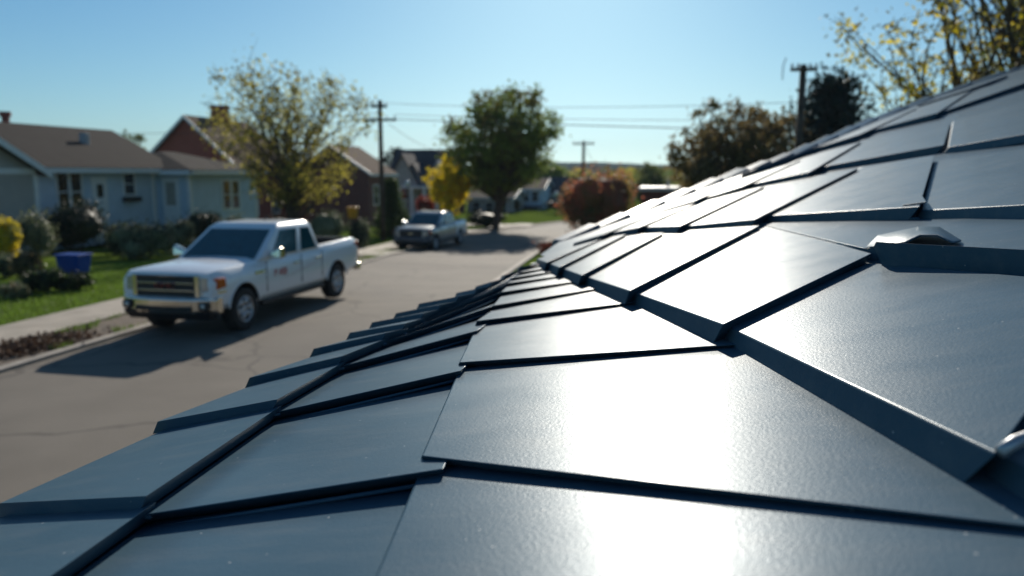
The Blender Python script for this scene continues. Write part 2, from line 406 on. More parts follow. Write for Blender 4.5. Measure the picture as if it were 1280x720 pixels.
def sheet(name_label, bl, br, tr, tl, depth, hems=(), rim=.004, und=Vector((-.022, .048, 0))):
    b = MB(); patch(b, bl, br, tr, tl, und, depth)
    o = b.build('roof_panel', M['metal'], deck, smooth=True, bevel=rim, seg=3, angle=50); o.data.set_sharp_from_angle(angle=R(40))
    if rim: o.modifiers['bevel'].harden_normals = True
    if name_label: o['label'] = name_label
    # hems: folded lips lying on the next sheet at the foot of a raised edge
    for (p, q, drop, out) in hems:
        h = MB(); off = out*-1.2
        a0, a1 = p+off*.001-UP*drop, q+off*.001-UP*drop
        h.tube([a0, a0*.5+a1*.5, a1], .0042, 6)
        hm = h.build('hem', M['metal'], o, smooth=True)
    return o
E3 = [on1(p, .034) for p in eave_px]
S3 = [on1(p, .064) for p in seam_px]
B3 = [on1(p, .040) for p in bc_px]
CL3 = [on1(p, .044) for p in cl_px]
CR3 = [on1(p, .044) for p in cr_px]
def flat(v): return Vector((v.x, v.y, 0))
def pre(lst, k=1.0): return [lst[0]+(lst[0]-lst[1])*k]+lst
E3, S3, B3 = pre(pre(E3)), pre(pre(S3)), pre(pre(B3))
CL3 = pre(pre(CL3, .9)); CR3 = [CR3[0]+Vector((.32, -.60, .048)), ]+CR3; CR3 = [CR3[0]+Vector((.3, -.6, .045))]+CR3

dk = MB()
sil = [(700, 300), (780, 272), (860, 241), (927, 215), (985, 195.5), (1040, 173), (1090, 151), (1160, 124), (1250, 93), (1290, 81)]
SIL = [on2(p) for p in sil]
E_low = [Vector((p.x+.012, p.y, z1(p.x)-.012)) for p in E3]
l0_ext = [Vector((1.6, -1.4, 0)), Vector((.75, .35, 0))]+[on1(p, .0) for p in l0_px]
fold_line = [Vector((p.x, p.y, z1(p.x)-.012)) for p in l0_ext]
def fold_x(y):
    for a, b in zip(fold_line, fold_line[1:]):
        if a.y <= y <= b.y: return lerp(a.x, b.x, (y-a.y)/(b.y-a.y))
    return fold_line[-1].x if y > fold_line[-1].y else fold_line[0].x
lowpoly = [Vector((E3[0].x, -1.4, z1(E3[0].x)-.012))]+E_low+[Vector((fold_line[-1].x, fold_line[-1].y, fold_line[-1].z))]
# lower slope as ribbons between eave and fold
def eave_x(y):
    for a, b in zip(E3, E3[1:]):
        if a.y <= y <= b.y: return lerp(a.x, b.x, (y-a.y)/(b.y-a.y))
    return E3[-1].x if y > E3[-1].y else E3[0].x
yy = [-1.4+i*.2 for i in range(0, 34)]; yy = [y for y in yy if y < fold_line[-1].y-.05]
for a, b in zip(yy, yy[1:]):
    xa0, xa1, xb0, xb1 = eave_x(a)+.02, fold_x(a)+.15, eave_x(b)+.02, fold_x(b)+.15
    dk.quad((xa0, a, z1(xa0)-.014), (xa1, a, z1(xa1)-.014), (xb1, b, z1(xb1)-.014), (xb0, b, z1(xb0)-.014))
# upper slope: fan between the fold and the far edge, then the far side falling away
def zz2(x, y): return z2(x, y)-.012
far = [Vector((p.x, p.y, zz2(p.x, p.y))) for p in SIL]
far = [far[0]]+far[1:]+[Vector((9, 14, zz2(9, 14))), Vector((9, -1.4, zz2(9, -1.4)))]
near = [Vector((p.x+.02, p.y, zz2(p.x+.02, p.y))) for p in reversed(fold_line)]
fanc = Vector((1.6, 4.2, zz2(1.6, 4.2)))
ring = far+[n for n in reversed(near)]
for a, b in zip(ring, ring[1:]+ring[:1]): dk.add([fanc, b, a], [(0, 1, 2)])
back = [Vector((p.x+.6, p.y+2.2, 1.2)) for p in far[:-2]]
for (a, b), (c, d) in zip(zip(far[:-2], far[1:-2]), zip(back, back[1:])): dk.quad(a, c, d, b)
deck = dk.build('roof', M['metal'], house); WM[deck.name] = WM[house.name]

# rows of sheets on the lower slope
def drop_to(v, lift): return Vector((v.x, v.y, z1(v.x)+lift))
def ext(a, b, d): return b+(b-a).normalized()*d
TOE = Vector((0, -7, 0))
for k in range(len(E3)-1):
    d = .03
    tl = drop_to(ext(E3[k], E3[k+1], d)+Vector((.012, 0, 0)), .006); tr = drop_to(ext(S3[k], S3[k+1], d), .040)
    sheet(None, E3[k], S3[k], tr, tl, .038,
          rim=0, hems=[(E3[k], S3[k]-UP*.012, .031, TOE)], und=Vector((-.022, .006, 0)))
for k in range(len(B3)-1):
    bl = drop_to(S3[k]+Vector((-.02, 0, 0)), .028); br = B3[k]
    tl = drop_to(ext(S3[k], S3[k+1], d)+Vector((-.02, 0, 0)), .002); tr = drop_to(ext(B3[k], B3[k+1], d)+Vector((.06, 0, 0)), .004)
    sheet(None, bl, br, tr, tl, .044, hems=[(bl+Vector((.02, 0, 0)), B3[k], .026, TOE)])
for k in range(len(CL3)-1):
    bl = CL3[k]; br = CR3[k]+Vector((.10, .0, .0))
    tl = drop_to(ext(CL3[k], CL3[k+1], d), .022); tr = drop_to(ext(CR3[k], CR3[k+1], d)+Vector((.10, .03, 0)), .020)
    o = sheet(None, bl, br, tr, tl, .034, hems=[(bl+Vector((.04, 0, 0)), br, .031, TOE)])
# sheets on the upper slope
def D(bl, br, tr, tl, lo1=False, lb=(.026, .050), lt=(.000, .026), depth=.055, lab=None, hem=True, rim=.004, go=0):
    P = (lambda p, l: on1(p, .034+l)) if lo1 else on2
    a = P(bl, lb[0]); b = P(br, lb[1]); c = on2(tr, lb[1]); e = on2(tl, lb[0])
    c = Vector((c.x, c.y, z2(c.x, c.y)+lt[1])); e = Vector((e.x, e.y, z2(e.x, e.y)+lt[0]))
    c2 = ext(b, c, .03); e2 = ext(a, e, .03)
    # tuck the left edge under the neighbour
    side = (a-b).normalized()*.025
    hs = [(b+(a-b)*.93, b, (lb[1]-.004) if not lo1 else lb[1]+.012, Vector((-1, -7, 0)))] if hem and lb[1] > .045 and not lo1 else []
    o = sheet(lab, a+side, b, c2, e2+side, depth, hems=hs, rim=rim)
    for i in range(go):
        gap_ = Vector((0, 0, -.024)); w0, w1 = (b-a), (c2-e2)
        w0, w1 = w0.normalized()*min(w0.length, 1.1), w1.normalized()*min(w1.length, 1.1)
        flat_w = lambda w: Vector((w.x, w.y, -(N2.x*w.x+N2.y*w.y)))
        w0, w1 = flat_w(w0), flat_w(w1)
        a2, e3 = b+gap_-w0*.03, c2+gap_-w1*.03
        b2, c3 = b+w0, c2+w1
        sheet(None, a2, b2, c3, e3, depth, rim=rim); a, b, c2, e2 = b, b2, c3, c2
    return o
D((1247, 567), (1700, 790), (1700, 300), (1400, 330), True, depth=.066, go=1)
D((904, 405.5), (1247, 567), (1400, 345), (1085, 322), True, depth=.066)
D((787, 363.5), (904, 405.5), (1085, 310), (950, 273), True, depth=.066)
D((1085, 310), (1420, 316), (1420, 262), (950, 273), False, lb=(.029, .02), lt=(.003, .0), hem=False, depth=.05, rim=.0008, go=4)
D((727, 344), (787, 363.5), (947, 277), (830, 286), True, depth=.07)
D((699, 334), (727, 344), (828, 287), (783, 289), True)
D((683, 328), (699, 334), (781, 289), (752, 294), True)
D((672, 324), (683, 328), (750, 295), (728, 300), True)
D((952, 270), (1150, 258), (1169, 189), (1074, 205), lab='dark metal roof sheet with a crumpled lower right corner')
D((1158, 262.5), (1330, 253), (1330, 172), (1171, 197), go=4)
D((850, 283), (944, 274), (1072, 206), (956, 228))
D((799, 284), (850, 282.5), (955, 229), (874, 248))
D((754, 293), (799, 284), (873, 249), (820, 262))
D((720, 303), (754, 293), (818, 263), (775, 277))
D((1190, 183), (1330, 159), (1330, 110), (1195, 147), go=4)
D((1024, 209), (1180, 181), (1188, 150), (1080, 171), lb=(.026, .036), lt=(.0, .004))
D((930, 232), (1013, 214.5), (1076, 174), (1000, 195))
D((872, 250), (928, 233), (1000, 197), (925, 221))
D((824, 264), (870, 250), (923, 222), (880, 238))
D((1082, 165), (1172, 141), (1214, 111), (1150, 131), depth=.08)
D((1002, 191), (1075, 168), (1146, 133), (1080, 158), depth=.08)
D((1174, 141), (1300, 97), (1330, 80), (1212, 112), depth=.08, go=3)
D((930, 217), (998, 192), (1070, 163), (1000, 191), depth=.08)
D((1150, 131), (1212, 111), (1260, 92), (1190, 114), depth=.1)

for a_, b_ in zip(SIL, SIL[1:]):
    d_ = (b_-a_)
    for j in range(2):
        p_, q_ = a_+d_*(j/2-.02), a_+d_*((j+1)/2+.05); sd = d_.cross(UP).normalized()*.11; p_ = p_-UP*.035; q_ = q_-UP*.035
        rb = MB(); rb.hexa([p_-sd-UP*.03, q_-sd-UP*.03, q_+sd-UP*.06, p_+sd-UP*.06, p_-sd*.8+UP*.035, q_-sd*.8+UP*.068, q_+sd*.5+UP*.068, p_+sd*.5+UP*.035])
        ro = rb.build('ridge_cap', M['metal'], deck, bevel=.012); fix_normals(ro)

# folded channel and cap on the right
ch = MB()
pa, pb = on2((1112, 334), .0), on2((1500, 356), .0)
up = Vector((N2.x, N2.y, N2.z)).normalized()
back_ = (pb-pa).normalized().cross(up)*-1
back_ = Vector((-.25, 1, 0)).normalized()*.045
h1, h2 = up*.088, up*.082
A_ = pa-up*.01; B_ = pb-up*.03
ch.hexa([A_, B_, B_+back_, A_+back_, A_+h1+back_*1.1, B_+h2+back_*1.1, B_+back_*1.6+h2*.8, A_+back_*1.6+h1*.8])
o = ch.build('gutter_channel', M['metal'], deck, bevel=.006, seg=3)
cp = MB()
cap_pts = [on2(p, l) for p, l in (((1082, 309), .030), ((1097, 294), .030), ((1148, 283), .036), ((1174, 283), .036), ((1202, 300), .030), ((1131, 302), .058), ((1150, 293), .066), ((1172, 293), .066), ((1192, 302), .050), ((1106, 306), .046))]
cp.add(cap_pts, [(0, 9, 1), (1, 9, 5, 2), (5, 6, 2), (2, 6, 7, 3), (3, 7, 8, 4)])
o = cp.build('folded_cap', M['metal'], deck, smooth=True)
so = o.modifiers.new('thick', 'SOLIDIFY'); so.thickness = .007; so.offset = -1
bv = o.modifiers.new('bevel', 'BEVEL'); bv.width = .003; bv.segments = 2
# peeled corner of the sheet above it, a bright bent tab by the right edge and the end cap of a seam
tb = MB(); a = on2((1131, 259), .055)
t1, t2, t3 = on2((1128, 258), .047), on2((1158, 254), .050), on2((1152, 245), .050)
tb.prism([t1, t2, t3], UP*.006)
tb.build('bent_corner', M['metal'], deck, bevel=.002)
tb = MB(); t0 = on2((1250, 566), .07); t1 = on2((1290, 545), .075)
tb.tube([t0, t0.lerp(t1, .5)+UP*.004, t1, t1+(t1-t0)*2], .009, 8)
tb.build('bent_tab', M['steel'], deck, smooth=True)
tb = MB(); q = on1((184, 606), .036)
tb.hexa([q+Vector(v) for v in ((-.022, -.02, -.015), (.016, -.014, -.015), (.02, .016, -.015), (-.018, .014, -.015), (-.018, -.014, .004), (.012, -.01, .006), (.014, .012, .006), (-.014, .01, .004))])
tb.build('seam_end_cap', M['metal'], deck, bevel=.004)
# walls of the house below the eave, and the fascia
wl = MB(); poly = [(p.x+.35, p.y) for p in E3 if p.y < 5]+[(-.45, 5.6), (.6, 7.4), (5.6, 13.4), (8.6, 13.4), (8.6, -1.3), (E3[0].x+.35, -1.3)]
for (x0, y0), (x1, y1) in zip(poly, poly[1:]+poly[:1]):
    def top(x, y): return (z1(x) if x < fold_x(y) else z2(x, y))-.06
    wl.quad((x0, y0, -1.5), (x1, y1, -1.5), (x1, y1, top(x1, y1)), (x0, y0, top(x0, y0)))
wl.build('wall', M['siding_grey'], house)

# ------------------------------------------------------------------ houses
def window(parent, c, ux, w_, h_, nrm, bars=(1, 1), glass=None, fr=.09):
    """frame with mullions, pane set back in it; c = centre on the wall, ux = along the wall"""
    c = Vector(c); ux = Vector(ux).normalized(); n = Vector(nrm).normalized()
    b = MB()
    def slab(u0, u1, v0, v1, d0, d1):
        p = [c+ux*u+UP*v+n*d for d in (d0, d1) for (u, v) in ((u0, v0), (u1, v0), (u1, v1), (u0, v1))]
        b.hexa(p)
    W, Hh = w_/2, h_/2
    slab(-W-fr, -W, -Hh-fr, Hh+fr, -.02, .05); slab(W, W+fr, -Hh-fr, Hh+fr, -.02, .05)
    slab(-W, W, Hh, Hh+fr, -.02, .05); slab(-W, W, -Hh-fr, -Hh, -.02, .055)
    for i in range(1, bars[0]): u = -W+w_*i/bars[0]; slab(u-.035, u+.035, -Hh, Hh, -.02, .04)
    for i in range(1, bars[1]): v = -Hh+h_*i/bars[1]; slab(-W, W, v-.025, v+.025, -.02, .035)
    f = b.build('window', M['trim'], parent); fix_normals(f)
    q = MB(); q.quad(*[c+ux*u+UP*v+n*.012 for u, v in ((-W, -Hh), (W, -Hh), (W, Hh), (-W, Hh))])
    q.build('pane', glass or M['glass'], f)
    return f
def slab_roof(b, a, c, d, e, t=.16):
    b.prism([a, c, d, e], (0, 0, -t))

# --- pale blue bungalow
Z1 = -.55
bh = thing('bungalow', 'pale blue lap-sided bungalow with brown shingle roof and white trim, behind the hedges', 'house', (-27, 34, Z1))
XM, XW, XG = -25.4, -23.6, -24.5
def yx(px, X): d = ray(px, 216); return X/d.x*d.y
y_a, y_b = yx(40, XM), yx(192, XM); y_c, y_d = yx(236, XW), yx(319, XW); y_g = yx(43, XG)
y_b2 = y_c
ze = at_x(120, 209.5, XM).z
b = MB(); b.box((-33.5, y_a-1, Z1), (XM, y_b2+.5, ze)); b.build('wall', M['siding_blue'], bh)
b = MB(); b.box((-31, y_c, Z1-.2), (XW, y_d, ze-.1)); b.build('wing_wall', M['siding_blue'], bh)
XR = -29.6
r0, r1 = at_x(0, 151, XR), at_x(140, 164, XR)
hip = Vector((XM+.55, y_b2+1.0, ze)); hipb = Vector((2*XR-XM-.5, y_b2+1.0, ze))
b = MB()
e0 = Vector((XM+.5, y_a-4, ze)); ridge0 = Vector((XR, y_a-8, (r0.z+r1.z)/2)); ridge1 = Vector((XR, r1.y, (r0.z+r1.z)/2))
slab_roof(b, Vector((XM+.5, y_a-8, ze)), hip, ridge1, ridge0)
b.prism([hip, hipb, ridge1], (0, 0, -.16))
slab_roof(b, hipb, Vector((hipb.x, y_a-8, ze)), ridge0, ridge1)
rf = b.build('roof', M['shingle'], bh)
b = MB()
wz = ze-.08; p0 = Vector((XW+.45, y_c-.5, wz)); p1 = Vector((XW+.45, y_d+.5, wz)); p2 = Vector((-31.4, y_d+.5, wz)); p3 = Vector((-31.4, y_c-.5, wz))
k0 = Vector((-27.0, y_c+2.6, wz+1.0)); k1 = Vector((-27.0, y_d-2.6, wz+1.0))
slab_roof(b, p0, p1, k1, k0); b.prism([p1, p2, k1], (0, 0, -.16)); b.prism([p3, p0, k0], (0, 0, -.16)); slab_roof(b, p2, p3, k0, k1)
b.build('wing_roof', M['shingle'], bh)
# gable wing at the left
gy0 = y_g-8.5; mid = (gy0+y_g)/2; gz_ = ze+.0
b = MB(); apex = gz_+2.15
b.prism([(XG, gy0, Z1), (XG, y_g, Z1), (XG, y_g, gz_), (XG, mid, apex), (XG, gy0, gz_)], (-5.5, 0, 0)); b.build('gable_wall', M['siding_beige'], bh)
b = MB()
for s in (1, -1):
    ye = mid+s*((y_g-gy0)/2+.4); zz = gz_-.2
    slab_roof(b, Vector((XG+.4, ye, zz)), Vector((-30.5, ye, zz)), Vector((-30.5, mid, apex+.12)), Vector((XG+.4, mid, apex+.12)))
b.build('gable_roof', M['shingle'], bh)
b = MB()
for s in (1,):
    ye = mid+s*((y_g-gy0)/2+.42)
    b.prism([(XG+.41, ye, gz_-.46), (XG+.41, ye, gz_-.2), (XG+.41, mid, apex+.12), (XG+.41, mid, apex-.14)], (.04, 0, 0))
b.box((XG-.02, gy0, gz_-.28), (XG+.05, y_g, gz_-.06))
b.box((XG-.1, y_g-.1, Z1), (XG+.06, y_g+.08, gz_-.3))
fix_normals(b.build('bargeboard', M['trim'], bh))
b = MB(); b.box((XM+.45, y_g+.35, ze-.24), (XM+.56, y_b2+.4, ze-.03))
b.tube([(XM+.5, y_g+.6, ze-.2), (XM+.14, y_g+.3, ze-.6), (XM+.1, y_g+.3, Z1)], .07)
b.build('gutter', M['trim'], bh)
b = MB(); b.box((XW+.40, y_c-.45, wz-.25), (XW+.52, y_d+.5, wz-.03)); b.box((-30, y_c-.56, wz-.25), (XW+.40, y_c-.45, wz-.03))
b.box((XW-.14, y_c-.03, Z1), (XW+.03, y_c+.14, wz-.2)); b.box((XW-.14, y_d-.14, Z1), (XW+.03, y_d+.03, wz-.2))
b.box((XM-.02, y_b-.25, Z1), (XM+.05, y_b-.02, ze-.2))
b.build('white_trim', M['trim'], bh)
wz1 = lambda px, py, X: at_x(px, py, X)
for px in (78.5, 95):
    c = wz1(px, 240, XM); window(bh, (XM, c.y, c.z), (0, 1, 0), .60, 1.6, (1, 0, 0), (1, 2))
c = wz1(161, 230, XM); window(bh, (XM, c.y, c.z), (0, 1, 0), .72, .95, (1, 0, 0), (1, 2))
b = MB(); b.box((XM+.02, c.y-.55, c.z-.85), (XM+.26, c.y+.55, c.z-.62)); b.build('window_box', M['black'], bh)
for px in (283, 294): 
    c = wz1(px, 243, XW); window(bh, (XW, c.y, c.z), (0, 1, 0), .70, 1.5, (1, 0, 0), (1, 2))
c = wz1(124, 243, XM)
b = MB(); b.box((XM-.02, c.y-.48, Z1+.1), (XM+.06, c.y+.48, ze-.42)); dr = b.build('front_door', M['trim'], bh)
b = MB(); b.quad(*[(XM+.065, c.y+u, z) for u, z in ((-.2, ze-1.35), (.2, ze-1.35), (.2, ze-.75), (-.2, ze-.75))]); b.build('door_pane', M['glass'], dr)
c = at_y(214.5, 243, y_c)
b = MB(); b.box((c.x-.46, y_c-.06, Z1+.05), (c.x+.46, y_c+.02, wz-.42)); dr = b.build('porch_door', M['trim'], bh)
b = MB(); b.quad(*[(c.x+u, y_c-.065, z) for u, z in ((-.27, c.z-.55), (.27, c.z-.55), (.27, c.z+.62), (-.27, c.z+.62))]); b.build('door_pane', M['blind'], dr)
c = at_x(7, 150, -30.2)
b = MB(); b.lathe([(0, -1), (.17, -1), (.17, .15), (.25, .15), (.25, .38), (0, .38)], c=(c.x, c.y, c.z), n=14); b.build('flue_pipe', M['brick_red'], rf)
for px, py, s_ in ((105, 166, .17), (152, 188, .16)):
    q = at_x(px, py, -27.6)
    b = MB(); b.box((q.x-s_, q.y-s_, q.z-.7), (q.x+s_, q.y+s_, q.z+.0)); b.build('roof_vent', M['siding_grey'], rf, bevel=.03)

# --- general gabled / hipped house
def gable_house(name, label, x0, x1, y0, y1, zb, ze_, zr, along, wallm, roofm, over=.4, gablem=None, cat='house'):
    t = thing(name, label, cat, ((x0+x1)/2, (y0+y1)/2, zb))
    b = MB(); xm, ym = (x0+x1)/2, (y0+y1)/2
    if along == 'y':
        b.prism([(x0, y0, zb), (x1, y0, zb), (x1, y0, ze_), (xm, y0, zr-.14), (x0, y0, ze_)], (0, y1-y0, 0))
    else:
        b.prism([(x1, y0, zb), (x1, y1, zb), (x1, y1, ze_), (x1, ym, zr-.14), (x1, y0, ze_)], (x0-x1, 0, 0))
    wl_ = b.build('wall', wallm, t); fix_normals(wl_)
    b = MB()
    for s in (1, -1):
        if along == 'y':
            sl = (zr-ze_)/((x1-x0)/2); xe = xm+s*((x1-x0)/2+over); zz = ze_-sl*over
            b.prism([(xe, y0-over, zz), (xe, y1+over, zz), (xm, y1+over, zr), (xm, y0-over, zr)], (0, 0, -.17))
        else:
            sl = (zr-ze_)/((y1-y0)/2); ye = ym+s*((y1-y0)/2+over); zz = ze_-sl*over
            b.prism([(x0-over, ye, zz), (x1+over, ye, zz), (x1+over, ym, zr), (x0-over, ym, zr)], (0, 0, -.17))
    r_ = b.build('roof', roofm, t); fix_normals(r_)
    b = MB()
    for s in (1, -1):
        if along == 'y':
            xe = xm+s*((x1-x0)/2+over+.03); zz = ze_-(zr-ze_)/((x1-x0)/2)*over
            b.prism([(xe, y0-over-.05, zz-.22), (xe, y0-over-.05, zz), (xm, y0-over-.05, zr+.01), (xm, y0-over-.05, zr-.22)], (0, .045, 0))
            b.box((xe-.02, y0-over, zz-.2), (xe+.05, y1+over, zz-.02))
        else:
            ye = ym+s*((y1-y0)/2+over+.03); zz = ze_-(zr-ze_)/((y1-y0)/2)*over
            b.prism([(x1+over+.05, ye, zz-.22), (x1+over+.05, ye, zz), (x1+over+.05, ym, zr+.01), (x1+over+.05, ym, zr-.22)], (-.045, 0, 0))
            b.box((x0-over, ye-.02, zz-.2), (x1+over, ye+.05, zz-.02))
    tr = b.build('bargeboard', M['trim'], t); fix_normals(tr)
    return t, r_
A = at_y(228, 143, 47); zb = gz(47)-.1
hb, hr = gable_house('brick_house', 'red brick house with steep gable facing the viewer and a brick chimney, beyond the bungalow',
                     A.x-3.4, A.x+3.4, 47.5, 55, zb, A.z-3.1, A.z, 'y', M['brick_red'], M['shingle_tan'])
q = at_y(286, 141, 51.5); b = MB(); b.box((A.x-.45, q.y-.45, A.z-1), (A.x+.45, q.y+.45, q.z+.35)); b.box((A.x-.52, q.y-.52, q.z+.35), (A.x+.52, q.y+.52, q.z+.5))
b.build('chimney', M['brick_red'], hr)
for yw in (49.5, 52.6): window(hb, (A.x+3.4, yw, zb+1.7), (0, 1, 0), 1.0, 1.3, (1, 0, 0), (2, 2))
P = at_y(432, 184, 62)
hc_, hr = gable_house('brick_house', 'dark red brick house with light brown roof, directly behind the utility pole',
                      -27.6, -21.8, 55.6, 60.6, gz(58)-.1, 2.9, P.z+.0, 'y', M['brick_brown'], M['shingle_tan'])
for yw in (57.0, 59.2): window(hc_, (-21.8, yw, 1.0), (0, 1, 0), 1.0, 1.4, (1, 0, 0), (1, 2))
# dark roofed house with stone gables
zb = gz(76)-.1; a0 = at_y(484, 190, 76); a1 = at_y(556, 190, 76)
hd, hr = gable_house('stone_gabled_house', 'dark-roofed house with two pale stone gables and a porch, left of the yellow tree',
                     a0.x, a1.x, 76, 84, zb, at_y(500, 226, 76).z, at_y(500, 187, 80).z, 'x', M['brick_brown'], M['shingle_dark'])
for px, pt, wd, nm in ((503, 193, 1.6, .9), (516, 205, 1.5, .4)):
    p = at_y(px, pt, 75.2-nm); b = MB(); zl = at_y(px, 229, 75).z
    b.prism([(p.x-wd, p.y, zb), (p.x+wd, p.y, zb), (p.x+wd, p.y, zl), (p.x, p.y, p.z), (p.x-wd, p.y, zl)], (0, 3.5, 0))
    gb = b.build('stone_gable', M['stone'], hd); fix_normals(gb)
    b = MB()
    for s in (1, -1): b.prism([(p.x+s*(wd+.25), p.y-.3, zl-.35), (p.x, p.y-.3, p.z+.12), (p.x, p.y+3.6, p.z+.12), (p.x+s*(wd+.25), p.y+3.6, zl-.35)], (0, 0, -.15))
    fix_normals(b.build('gable_roof', M['shingle_dark'], gb))
    window(hd, (p.x, p.y, zl-.9), (1, 0, 0), .9, 1.3, (0, -1, 0), (1, 2))
p = at_y(546, 200, 75.4); b = MB(); b.prism([(p.x-1, 75.4, p.z-2.1), (p.x+1, 75.4, p.z-2.1), (p.x, 75.4, p.z)], (0, 3, 0)); fix_normals(b.build('dormer', M['stone'], hr))
b = MB(); pl = at_y(498, 233, 73); pr = at_y(546, 233, 73)
b.box((pl.x, 73, pl.z-.2), (pr.x, 75, pl.z)); b.build('porch_roof', M['trim'], hd)
for t_ in (0.02, .33, .66, .98):
    x = lerp(pl.x, pr.x, t_); b = MB(); b.box((x-.12, 73.05, zb), (x+.12, 73.29, pl.z-.2)); b.build('porch_post', M['trim'], hd)
# far houses down the street
def far_house(label, pxl, pxr, pe, pr_, Y, wm, rm, along, dep=8, base=-1.7):
    a, c = at_y(pxl, pe, Y), at_y(pxr, pe, Y)
    t, r_ = gable_house('street_house', label, a.x, c.x, Y, Y+dep, base, a.z, at_y(pxl, pr_, Y+(dep/2 if along == 'x' else 0)).z, along, wm, rm, over=.3)
    return t, a.x, c.x, a.z
t, x0, x1, z = far_house('white and pale blue two-storey house with tan roof, right of the big round tree', 648, 678, 235, 223, 92, M['siding_blue'], M['shingle_tan'], 'x')
for u in (.3, .7): window(t, (lerp(x0, x1, u), 92, z-1.0), (1, 0, 0), .8, 1.1, (0, -1, 0), (1, 2))
b = MB(); b.box((x0+.3, 90.4, z-2.3), (x1+.2, 92, z-2.1)); b.build('porch_roof', M['shingle_dark'], t)
for u in (.1, .95): x = lerp(x0, x1, u); b = MB(); b.box((x-.1, 90.5, -1.7), (x+.1, 90.7, z-2.3)); b.build('porch_post', M['trim'], t)
b = MB(); b.box((lerp(x0, x1, .45), 91.93, -1.7), (lerp(x0, x1, .62), 91.99, z-2.6)); b.build('front_door', M['trim'], t)
t, x0, x1, z = far_house('grey house with dark slate roof and porch, behind the far street lamp', 677, 716, 241, 221, 98, M['siding_grey'], M['shingle_dark'], 'x')
for u in (.25, .72): window(t, (lerp(x0, x1, u), 98, z-1.1), (1, 0, 0), .9, 1.2, (0, -1, 0), (1, 2))
b = MB(); b.box((lerp(x0, x1, .45), 97.93, -1.7), (lerp(x0, x1, .75), 97.99, z-2.3)); b.build('garage_door', M['teal'], t)
t, x0, x1, z = far_house('pale grey gable-fronted house, behind the second utility pole', 708, 742, 243, 222, 104, M['siding_grey'], M['shingle_dark'], 'y')
window(t, ((x0+x1)/2, 104, z-.6), (1, 0, 0), .9, 1.2, (0, -1, 0), (1, 2))
t, x0, x1, z = far_house('low tan cottage half hidden by the trunk of the big round tree', 584, 640, 246, 236, 84, M['siding_beige'], M['shingle'], 'x')
for u in (.2, .5, .8): window(t, (lerp(x0, x1, u), 84, z-1.2), (1, 0, 0), .9, 1.2, (0, -1, 0), (1, 2))
# flat-roofed brick garage with pale coping beyond the roof
a = at_y(801, 239, 46); zt = a.z
t = thing('brick_garage', 'small flat-topped brick building with white coping, right of the russet bush', 'garage', (a.x+2.5, 48, gz(46)))
b = MB(); b.box((a.x, 46, gz(46)-.1), (a.x+5, 51, zt)); b.build('wall', M['brick_brown'], t)
b = MB(); b.box((a.x-.12, 45.85, zt), (a.x+5.1, 51.1, zt+.22)); b.build('coping', M['trim'], t, bevel=.03)
b = MB(); b.lathe([(0, 0), (.07, 0), (.07, .45), (0, .45)], c=(a.x+1.55, 46.8, zt+.22), n=10); b.build('vent_pipe', M['steel'], t)

# ------------------------------------------------------------------ vehicles
def loft(stations, sec):
    b = MB(); rings = []
    for st in stations:
        half = sec(*st); y = st[0]
        ring = [(x, y, z) for x, z in half]+[(-x, y, z) for x, z in reversed(half) if x > 1e-6]
        rings.append(ring)
    n = len(rings[0])
    vs = [p for r_ in rings for p in r_]
    fs = [(j*n+i, j*n+(i+1) % n, (j+1)*n+(i+1) % n, (j+1)*n+i) for j in range(len(rings)-1) for i in range(n)]
    fs += [tuple(range(n))[::-1], tuple(range((len(rings)-1)*n, len(rings)*n))]
    b.add(vs, fs); return b
def cut(o, cutter):
    m = o.modifiers.new('cut', 'BOOLEAN'); m.operation = 'DIFFERENCE'; m.object = cutter; m.solver = 'EXACT'
    dg = bpy.context.evaluated_depsgraph_get(); dg.update()
    me = bpy.data.meshes.new_from_object(o.evaluated_get(dg)); o.modifiers.remove(m); o.data = me
    bpy.data.objects.remove(cutter)
def text_mesh(s, size, name, m, parent, mtx, depth=.004):
    cu = bpy.data.curves.new(name, 'FONT'); cu.body = s; cu.size = size; cu.extrude = depth; cu.align_x = 'CENTER'; cu.align_y = 'CENTER'
    to = bpy.data.objects.new(name+'_tmp', cu); C.objects.link(to)
    dg = bpy.context.evaluated_depsgraph_get(); dg.update()
    me = bpy.data.meshes.new_from_object(to.evaluated_get(dg)); bpy.data.objects.remove(to)
    me.transform(mtx); me.materials.clear(); me.materials.append(m)
    o = bpy.data.objects.new(name, me); C.objects.link(o); o.parent = parent; return o
